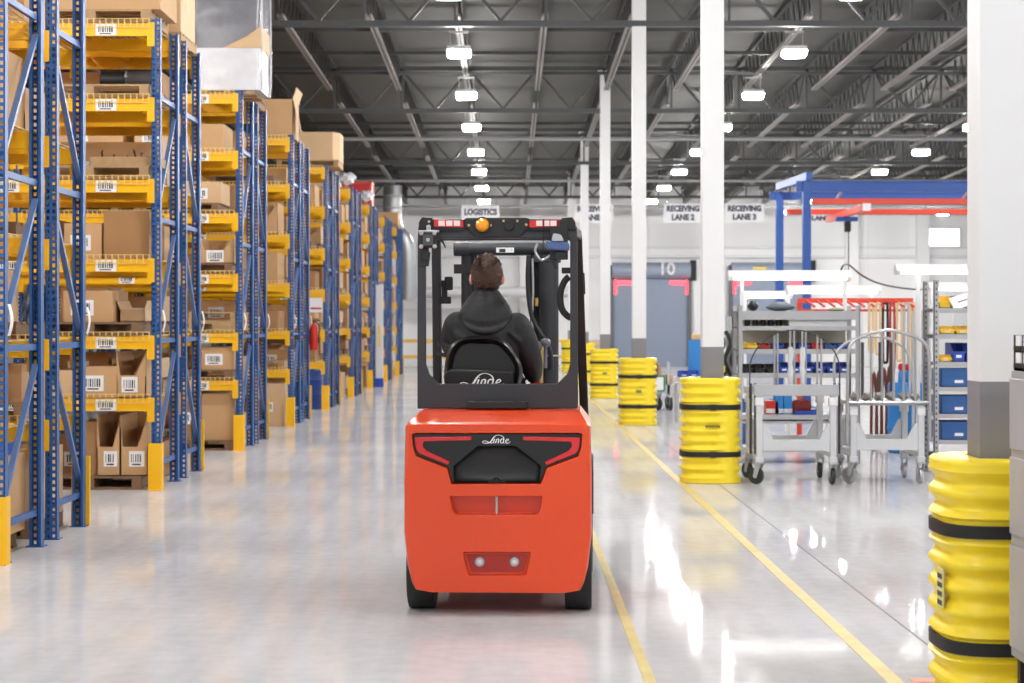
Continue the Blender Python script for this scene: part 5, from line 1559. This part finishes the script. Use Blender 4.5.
# red hanging rack with belts and hoses, blue drums behind the arched cart
YH = 24.0
rx0, rx1 = CX(801,YH), CX(912,YH)
zr = CZ(302,YH)
hr = tag(empty('belt_rack', (rx0, YH, 0)), 'red steel rail rack with slanted hooks behind the arched cart', 'rack')
for x in (0, rx1-rx0): MB().box(x-.03,x+.03,.1,.16,0,zr).build('rack_post', CRANER, hr, smooth=0)
MB().box(-.03,rx1-rx0+.03,.06,.12,zr-.01,zr+.05).box(-.03,rx1-rx0+.03,.06,.12,zr-.12,zr-.09).build('rail', CRANER, hr, smooth=0)
for i in range(11):
    x = .08+(rx1-rx0-.16)*i/10
    MB().bar((x,.06,zr+.02),(x+.07,-.16,zr-.06),.022,.022).build('hook', CRANER, hr, smooth=0)
for i, (px, w_, mt_, cn, low) in enumerate(((870,.05,PALEB,'cream',352),(877,.05,PALEB,'cream wide',354),(884,.055,BLACK,'black',362),(891,.05,mat('red_belt',(176,64,50),.6),'red',372),(898,.055,PALEB,'pale',360),(905,.05,GALV,'grey',370),(911,.05,PALEB,'buff',366))):
    zt_, zl = CZ(304,YH), CZ(low,YH)
    x = CX(px,YH); d_ = .05
    pts = [(x-w_*.5,YH-.08,zl+.06),(x-w_*.5,YH-.08,zt_-.05),(x-w_*.3,YH-.07,zt_),(x+w_*.3,YH-.07,zt_),(x+w_*.5,YH-.08,zt_-.05),(x+w_*.5,YH-.08,zl+.06),(x,YH-.09,zl)]
    tag(MB().tube(catmull(pts,5,True), .016, 8, closed=True).build('hanging_belt', mt_, None), f'{cn} looped belt hanging on the red rack, {ORD[i]} from the left', 'belt', 'belts on the red rack')
for i in range(4):
    x = CX(871+5*i,YH)
    pts = [(x-.035,YH-.2,CZ(448,YH)+.08),(x-.03,YH-.2,CZ(400,YH)),(x,YH-.2,CZ(372-2*i,YH)),(x+.03,YH-.2,CZ(400,YH)),(x+.035,YH-.2,CZ(448,YH)+.08),(x,YH-.2,CZ(448,YH)+.02*i)]
    tag(MB().tube(catmull(pts,5,True), .018, 8, closed=True).build('coiled_hose', BROWNH, None), f'brown rubber hose loop hanging behind the arched cart, {ORD[i]} from the left', 'hose', 'brown hoses')
def drum(x, y, label):
    r = tag(empty('plastic_drum', (x, y, 0)), label, 'drum')
    MB().lathe([(.19,0),(.21,.02),(.215,.27),(.225,.29),(.225,.31),(.215,.33),(.215,.56),(.225,.58),(.225,.60),(.215,.62),(.21,.84),(.19,.87),(.0,.86)], n=28).build('drum_body', DRUMB, r)
    MB().cyl((.1,0,.855),(.1,0,.89),.04).build('bung', WHITE, r)
drum(CX(905,23.4), 23.4, 'bright blue plastic drum behind the arched cart')
for i, px in enumerate((896,903,910)):
    r = tag(empty('spray_bottle', (CX(px+4,23.4), 23.33, .862)), f'blue and red bottle on the bright blue drum, {ORD[i]} from the left', 'bottle', 'bottles on the blue drum')
    MB().lathe([(0,0),(.036,0),(.038,.01),(.038,.13),(.02,.16)], n=14).build('bottle_body', DRUMB, r)
    MB().lathe([(.02,.158),(.036,.16),(.036,.22),(.02,.24),(0,.24)], n=14).build('bottle_cap', REDP, r)
# steel profile stand right of the belts
r = tag(empty('profile_stand', (CX(918,23), 22.9, 0)), 'stand of upright grey steel profiles between the belts and the tote shelving', 'stand')
for i in range(4): MB().box(-.09+.06*i,-.06+.06*i,0,.04,.05,1.75+.04*(i%2)).build('steel_profile', GALV, r, smooth=0)
MB().box(-.13,.16,-.05,.1,0,.05).build('stand_base', DARKST, r, smooth=0)
# black hoses and tools hung left of the shelving
YB = 23.2
r = tag(empty('hose_reel_stand', (CX(729,YB), YB, 0)), 'grey stand of black hoses left of the shelving, right of the second column', 'stand')
MB().box(-.03,.03,0,.05,0,1.68).box(-.25,.25,-.2,.3,0,.04).box(-.16,.16,-.01,.04,1.45,1.50).build('stand_frame', GREYST, r, smooth=0)
for i in range(4):
    x = -.12+.08*i
    MB().tube(catmull([(x,-.03,1.5),(x+.05,-.07,1.35),(x-.02,-.08,1.15),(x+.06,-.05,.95)],6), .024, 8).build('black_hose', BLACK, r)
MB().ell((-.08,-.06,1.05),(.07,.06,.09),14,10).build('hose_nozzle', BLKP, r); MB().box(-.1,-.06,-.13,-.11,1.0,1.08).build('yellow_handle', YEL, r, bevel=.006)
tag(MB().box(-.09,.09,-.3,.3,0,.03).box(-.12,.12,-.2,.2,.03,.62).box(-.125,.125,-.205,.205,.60,.66).build('parts_cabinet', BBLUE2, None, bevel=.01, loc=(CX(741,YB+.5), YB+.6, 0)), 'low blue cabinet behind the shelving post', 'cabinet')

# trolley and stacked timber between the third and second columns
YC = 34.6
r = tag(empty('stock_trolley', (CX(655,YC), YC, 0)), 'trolley with green-framed white panel right of the third column guard', 'trolley')
MB().box(-.62,.42,0,.7,.42,.48).box(-.62,.42,0,.05,.30,.42).build('trolley_deck', GALV, r, smooth=0)
p0, p1 = CX(633,YC)-CX(655,YC), CX(670,YC)-CX(655,YC)
zl, zh = CZ(390,YC), CZ(377,YC)
MB().box(p0,p1-.12,-.02,0,zl,zh).build('white_panel', TAG, r, smooth=0)
MB().box(p0-.02,p1-.10,-.03,-.005,zh,zh+.03).box(p0-.02,p1-.10,-.03,-.005,zl-.03,zl).box(p1-.12,p1-.09,-.03,-.005,zl,zh).build('green_frame', mat('green_paint',(60,140,110),.5), r, smooth=0)
MB().box(p1-.05,p1,.0,.05,.25,CZ(362,YC)).build('handle_post', GALV, r, smooth=0)
caster(r, .08, .06, .30, .12, .6); caster(r, .30, .06, .30, .12, .1); caster(r, -.5, .06, .30, .12, .3); caster(r, -.5, .62, .30, .12, .3); caster(r, .3, .62, .30, .12, .3)
for i, (y0, y1, w0, w1, mt_, lb) in enumerate(((372,363,622,672,CARD3,'long pale crate on the trolley deck'),(363,354,625,660,WOOD,'upper pale crate stacked on the trolley crate'))):
    z0 = .481 if i == 0 else .481+.185
    rr = tag(empty('timber_crate', (CX((w0+w1)/2,YC+.4), YC+.35, z0)), lb, 'crate')
    w_ = CX(w1,YC)-CX(w0,YC)
    mm = MB()
    for k in range(3): mm.box(-w_/2,w_/2,-.25,.25,.06*k,.06*k+.055)
    mm.build('boards', mt_, rr, smooth=0)
    MB().box(-w_/2+.05,-w_/2+.12,-.26,.26,0,.178).box(w_/2-.12,w_/2-.05,-.26,.26,0,.178).build('battens', WOODD, rr, smooth=0)
for i, (px, py) in enumerate(((684,373),(694,373),(689,379))):
    tag(place(bin_mesh(.17,.3,.10,BBLUE,True), 'storage_bin', None, (CX(px,30.5), 30.5, CZ(py+4,30.5) if i < 2 else CZ(383,30.5))), f'dark blue bin on the bench left of the second column, {("left","right","lower")[i]} one', 'bin', 'dark blue bins by the second column')
r = tag(empty('bin_bench', (CX(690,30.5), 30.5, 0)), 'small grey bench holding dark blue bins left of the second column', 'bench')
for x in (-.22,.2):
    for y in (0,.32): MB().box(x,x+.03,y,y+.03,0,.62).build('leg', GREYST, r, smooth=0)
MB().box(-.24,.25,-.01,.36,CZ(383,30.5)-.02,CZ(383,30.5)-.001).build('bench_shelf', GREYST, r, smooth=0)
MB().box(-.24,.25,-.01,.36,CZ(377,30.5)-.02,CZ(377,30.5)-.001).build('bench_top', GREYST, r, smooth=0)
MB().box(.0,.24,.30,.33,CZ(377,30.5),CZ(340,30.5)).build('blue_back_panel', DRUMB, r, smooth=0)
MB().box(.05,.2,.28,.33,CZ(340,30.5),CZ(334,30.5)).build('paper_roll', CARD3, r, bevel=.02)

# blue workstation crane with red rails and a bridge with hoist
Yn, Yf = 36.0, 39.6
r = tag(empty('workstation_crane', (5.65, Yn, 0)), 'blue steel gantry crane frame with red rails, right of the second column', 'crane')
zt1, zb1 = CZ(181,Yn), CZ(192,Yn)
XR = 8.4
for yy in (0, Yf-Yn):
    MB().box(-.075,.075,yy-.075,yy+.075,.02,zt1-.0 if yy==0 else CZ(194,Yf)).box(-.2,.2,yy-.2,yy+.2,0,.02).build('crane_post', CRANEB, r, bevel=.006)
    MB().box(XR-.075,XR+.075,yy-.075,yy+.075,.02,zb1).box(XR-.2,XR+.2,yy-.2,yy+.2,0,.02).build('crane_post', CRANEB, r, bevel=.006)
m = MB().box(-.20,XR+.3,-.05,.05,zb1,zb1+.03).box(-.20,XR+.3,-.02,.02,zb1+.03,zt1-.03).box(-.20,XR+.3,-.05,.05,zt1-.03,zt1); m.build('runway_beam', CRANEB, r, smooth=0)
dy = Yf-Yn; za, zb_ = CZ(192,Yf), CZ(200,Yf)
m = MB().box(-.20,XR+.3,dy-.05,dy+.05,zb_,zb_+.03).box(-.20,XR+.3,dy-.02,dy+.02,zb_+.03,za-.03).box(-.20,XR+.3,dy-.05,dy+.05,za-.03,za); m.build('runway_beam', CRANEB, r, smooth=0)
MB().bar((.02,-.2,zt1+.08),(.02,dy+.3,za+.13),.12,.14).build('header_beam', CRANEB, r, smooth=0)
zr1 = CZ(204,Yn)
for yy, zz in ((.12, zr1), (dy-.12, zr1)):
    MB().box(.12,XR+.2,yy-.05,yy+.05,zz,zz+.11).box(.12,XR+.2,yy-.06,yy+.06,zz,zz+.02).build('rail', CRANER, r, smooth=0)
    for x in (.6,3.0,5.4,7.6): MB().bar((x,yy,zz+.11),(x+.06,0 if yy<1 else dy,zb1+.01),.05,.03).build('rail_hanger', GALV, r, smooth=0)
xb = CX(867,35.6)-5.65
zbr = zr1-.14
MB().box(xb-.06,xb+.06,-.35,dy+.3,zbr,zbr+.12).build('bridge_rail', CRANER, r, smooth=0)
MB().box(xb-.075,xb+.075,-.38,-.35,zbr-.01,zbr+.13).build('end_cap', WHITE, r, smooth=0)
for yy in (.12, dy-.12): MB().box(xb-.12,xb+.12,yy-.06,yy+.06,zbr+.12,zr1).build('end_truck', STEEL, r, smooth=0)
ht = MB().box(xb-.20,xb+.24,1.8,1.95,zbr-.09,zbr-.0).build('hoist_trolley', CRANEB, r, bevel=.01)
MB().box(xb-.02,xb+.10,1.8,1.95,zbr-.30,zbr-.09).build('hoist_body', BLACK, ht, bevel=.02)
MB().cyl((xb+.06,1.87,zbr-.3),(xb+.06,1.87,CZ(278,Yn+1.87)),.012,n=6).build('hoist_cable', HOSE, ht)
MB().tube(catmull([(xb+.06,1.87,CZ(276,Yn+1.87)),(xb+.10,1.87,CZ(279,Yn+1.87)),(xb+.06,1.87,CZ(281,Yn+1.87)),(xb+.02,1.87,CZ(280,Yn+1.87))],5), .015, 6).build('hook', BYEL, ht)

# dock doors
def dock_door(n, x0, x1, num):
    Yd = WALL_Y-.25
    r = empty(f'door_{n}', ((x0+x1)/2, Yd, 0)); struct(r); h = (x1-x0)/2
    z1, z2 = CZ(278,Yd), CZ(262.5,Yd)
    m = MB().box(-h+.02,h-.02,.02,.08,0,z1)
    for k in range(1,8): m.box(-h+.02,h-.02,.012,.02,z1*k/8-.015,z1*k/8+.015)
    m.build('door_curtain', DOORG, r, smooth=0)
    MB().cyl((-h,-.12,(z1+z2)/2),(h,-.12,(z1+z2)/2),(z2-z1)/2,n=28).build('roll_housing', mat('housing_grey',(150,160,178),.45), r)
    for s in (-1,1):
        MB().box(s*h-.08,s*h+.06,-.1,.08,0,z2-.1).build('door_track', mat('track_grey',(96,98,104),.5), r, smooth=0)
    MB().box(h+.0,h+.22,-.2,.0,z1-.1,z2+.08).build('door_motor', BLACK, r, bevel=.02)
    a_ = .32
    for s in (-1, 1):
        MB().box(s*(h-.12)-.035,s*(h-.12)+.035,-.03,.0,z1-1.1*a_-.25,z1-.08).build('red_edge_light', REDE, r, smooth=0)
        x_ = s*(h-.42); MB().box(x_-.32,x_+.32,-.03,.0,z1-.24,z1-.12).build('red_edge_light', REDE, r, smooth=0)
    MB().box(-h+.75,-h+1.25,-.42,-.39,(z1+z2)/2+.02,(z1+z2)/2+.10).build('caution_sticker', YEL, r, smooth=0)
    if num:
        me = text_mesh(num, .62, WHITE, .004, .012)
        place(me, 'door_number', r, (.55,-.40,(z1+z2)/2+.02), rot=(R(90),0,0))
dock_door(1, CX(612,WALL_Y-.25), CX(690,WALL_Y-.25), '10')
dock_door(2, CX(731,WALL_Y-.25), CX(809,WALL_Y-.25), '')

# hanging lane signs
def sign(cx_px, y0, y1, w_px, Y, lines, label):
    w_ = w_px*Y/F_PX; zt_, zb_ = CZ(y0,Y), CZ(y1,Y)
    r = tag(empty('hanging_sign', (CX(cx_px,Y), Y, zb_)), label, 'sign')
    h_ = zt_-zb_
    MB().box(-w_/2,w_/2,0,.03,0,h_).build('sign_panel', TAG, r, smooth=0)
    n = len(lines); sz = h_*.42 if n > 1 else h_*.60
    for i, t in enumerate(lines):
        zc_ = h_*(.72-.46*i) if n > 1 else h_*.5
        wmax = w_*(.86 if len(t) > 7 else .60)
        place(text_mesh(t, sz, TEXTD, .004, .014, wmax), 'sign_lettering', r, (0,-.008,zc_), rot=(R(90),0,0))
    for s in (-1, 1): MB().cyl((s*w_*.42,.015,h_),(s*w_*.42,.015,zc(Y)+.03-zb_),.012,n=6).build('sign_rod', GALV, r)
sign(480.5, 205.5, 219, 38, 62.25, ['LOGISTICS'], 'white hanging sign reading LOGISTICS above the forklift')
sign(594, 204, 222.5, 39, 62.25, ['RECEIVING','LANE 1'], 'white hanging lane sign partly behind the fourth column')
sign(683, 203.5, 222.5, 38, 62.25, ['RECEIVING','LANE 2'], 'white hanging sign reading RECEIVING LANE 2 left of the second column')
sign(744.5, 203.5, 222, 39, 62.25, ['RECEIVING','LANE 3'], 'white hanging sign reading RECEIVING LANE 3 right of the second column')
sign(823, 208, 222, 39, 62.25, ['RECEIVING','LANE 4'], 'white hanging lane sign behind the red crane rails')

# far end: duct work, rail and machines seen past the racks and through the forklift cab
r = tag(empty('ventilation_duct', (CX(396,61), 61, 0)), 'silver round ventilation duct at the end of the rack aisle', 'duct')
zt_ = zc(61)+.3
MB().tube(catmull([(-.1,0,zt_),(-.12,0,CZ(215,61)),(.0,-.0,CZ(232,61)),(.28,0,CZ(242,61)),(.38,.0,CZ(262,61)),(.38,0,CZ(300,61))],5), .30, 16).build('duct_pipe', DUCT, r)
m = MB()
for z_ in (CZ(196,61), CZ(208,61)): m.lathe([(.31,-.03),(.33,0),(.31,.03)], (-.1,0,z_), 20)
m.build('duct_collar', GALV, r)
tag(MB().tube([(CX(400,68.5),68.5,CZ(292,68.5)),(CX(575,68.5),68.5,CZ(292,68.5))], .20, 14).build('wall_duct', mat('pale_duct',(214,214,218),.4), None), 'long pale horizontal duct along the far wall behind the forklift', 'duct')
r = tag(empty('safety_barrier', (CX(400,66), 66, 0)), 'yellow safety rail along the far wall behind the forklift', 'barrier')
wB = CX(575,66)-CX(400,66)
for z_ in (CZ(341,66), CZ(357,66)): MB().box(0,wB,0,.06,z_-.06,z_+.06).build('rail', mat('barrier_orange',(240,190,90),.5), r, smooth=0)
for i in range(6): MB().box(wB*i/5-.05,wB*i/5+.05,.06,.14,0,CZ(336,66)).build('post', BLACK if i in (1,2) else YEL, r, smooth=0)
for px, w_, y0, y1, mt_, lb, cat_ in ((592,.5,340,368,GREYST,'grey machine beside the dock door, left of the fourth column','machine'),(583,.35,336,365,mat('slate',(88,94,104),.5),'slate grey control cabinet far behind the forklift guard','cabinet')):
    Y_ = 58.5 if px == 592 else 60
    r = tag(empty('control_cabinet' if px == 583 else 'floor_machine', (CX(px,Y_), Y_, 0)), lb, cat_)
    MB().box(-w_/2,w_/2,0,.6,.08,CZ(y0,Y_)).build('housing', mt_, r, bevel=.02)
    MB().box(-w_/2+.03,w_/2-.03,-.02,.02,CZ(y0,Y_)-.14,CZ(y0,Y_)-.06).build('orange_strip', mat('barrier_orange',(240,190,90),.5), r, smooth=0)
    MB().box(-w_/2+.05,w_/2-.05,.05,.5,0,.08).build('plinth', BLACK, r, smooth=0)

# grey cabinet with a black card rack at the right edge
XC, Yc0, Yc1 = CX(1011,7.42), 6.55, 7.42
r = tag(empty('tool_cabinet', (XC, Yc0, 0)), 'grey steel cabinet cut off by the right edge of the photo', 'cabinet')
zt_ = CZ(370,7.42); D = Yc1-Yc0
MB().box(0,.62,0,D,.30,zt_).build('cabinet_body', mat('cabinet_grey',(172,170,172),.4), r, bevel=.006)
for a_, b_ in ((0.02,D/2-.01),(D/2+.01,D-.02)):
    for z0,z1 in ((.34,.74),(.78,1.08),(1.11,zt_-.03)): MB().box(-.012,0,a_,b_,z0,z1).build('side_panel', mat('cabinet_grey',(172,170,172),.4), r, bevel=.004)
for x in (0.02,.56):
    for y in (.02,D-.06): MB().box(x,x+.04,y,y+.04,0,.30).build('leg', BLKP, r, smooth=0)
MB().box(.05,.55,.1,D-.1,.05,.2).build('yellow_drip_tray', BYEL, r, smooth=0)
r = tag(empty('card_rack', (XC, 7.0, zt_)), 'black card holder rack on the grey cabinet at the right edge', 'card rack')
MB().box(.0,.5,.0,.38,0,.02).box(0,.5,.36,.38,0,CZ(335,7.4)-zt_).box(0,.012,0,.38,0,CZ(335,7.4)-zt_).build('rack_frame', BLACK, r, smooth=0)
for i in range(2):
    for k in range(3):
        MB().obox((-.004,.07+.11*k,.045+.066*i),(.006,.07,.05)).build('card', TAG, r, smooth=0)
        MB().box(-.012,0,.02+.11*k,.12+.11*k,.012+.066*i,.03+.066*i).build('pocket', BLKP, r, smooth=0)
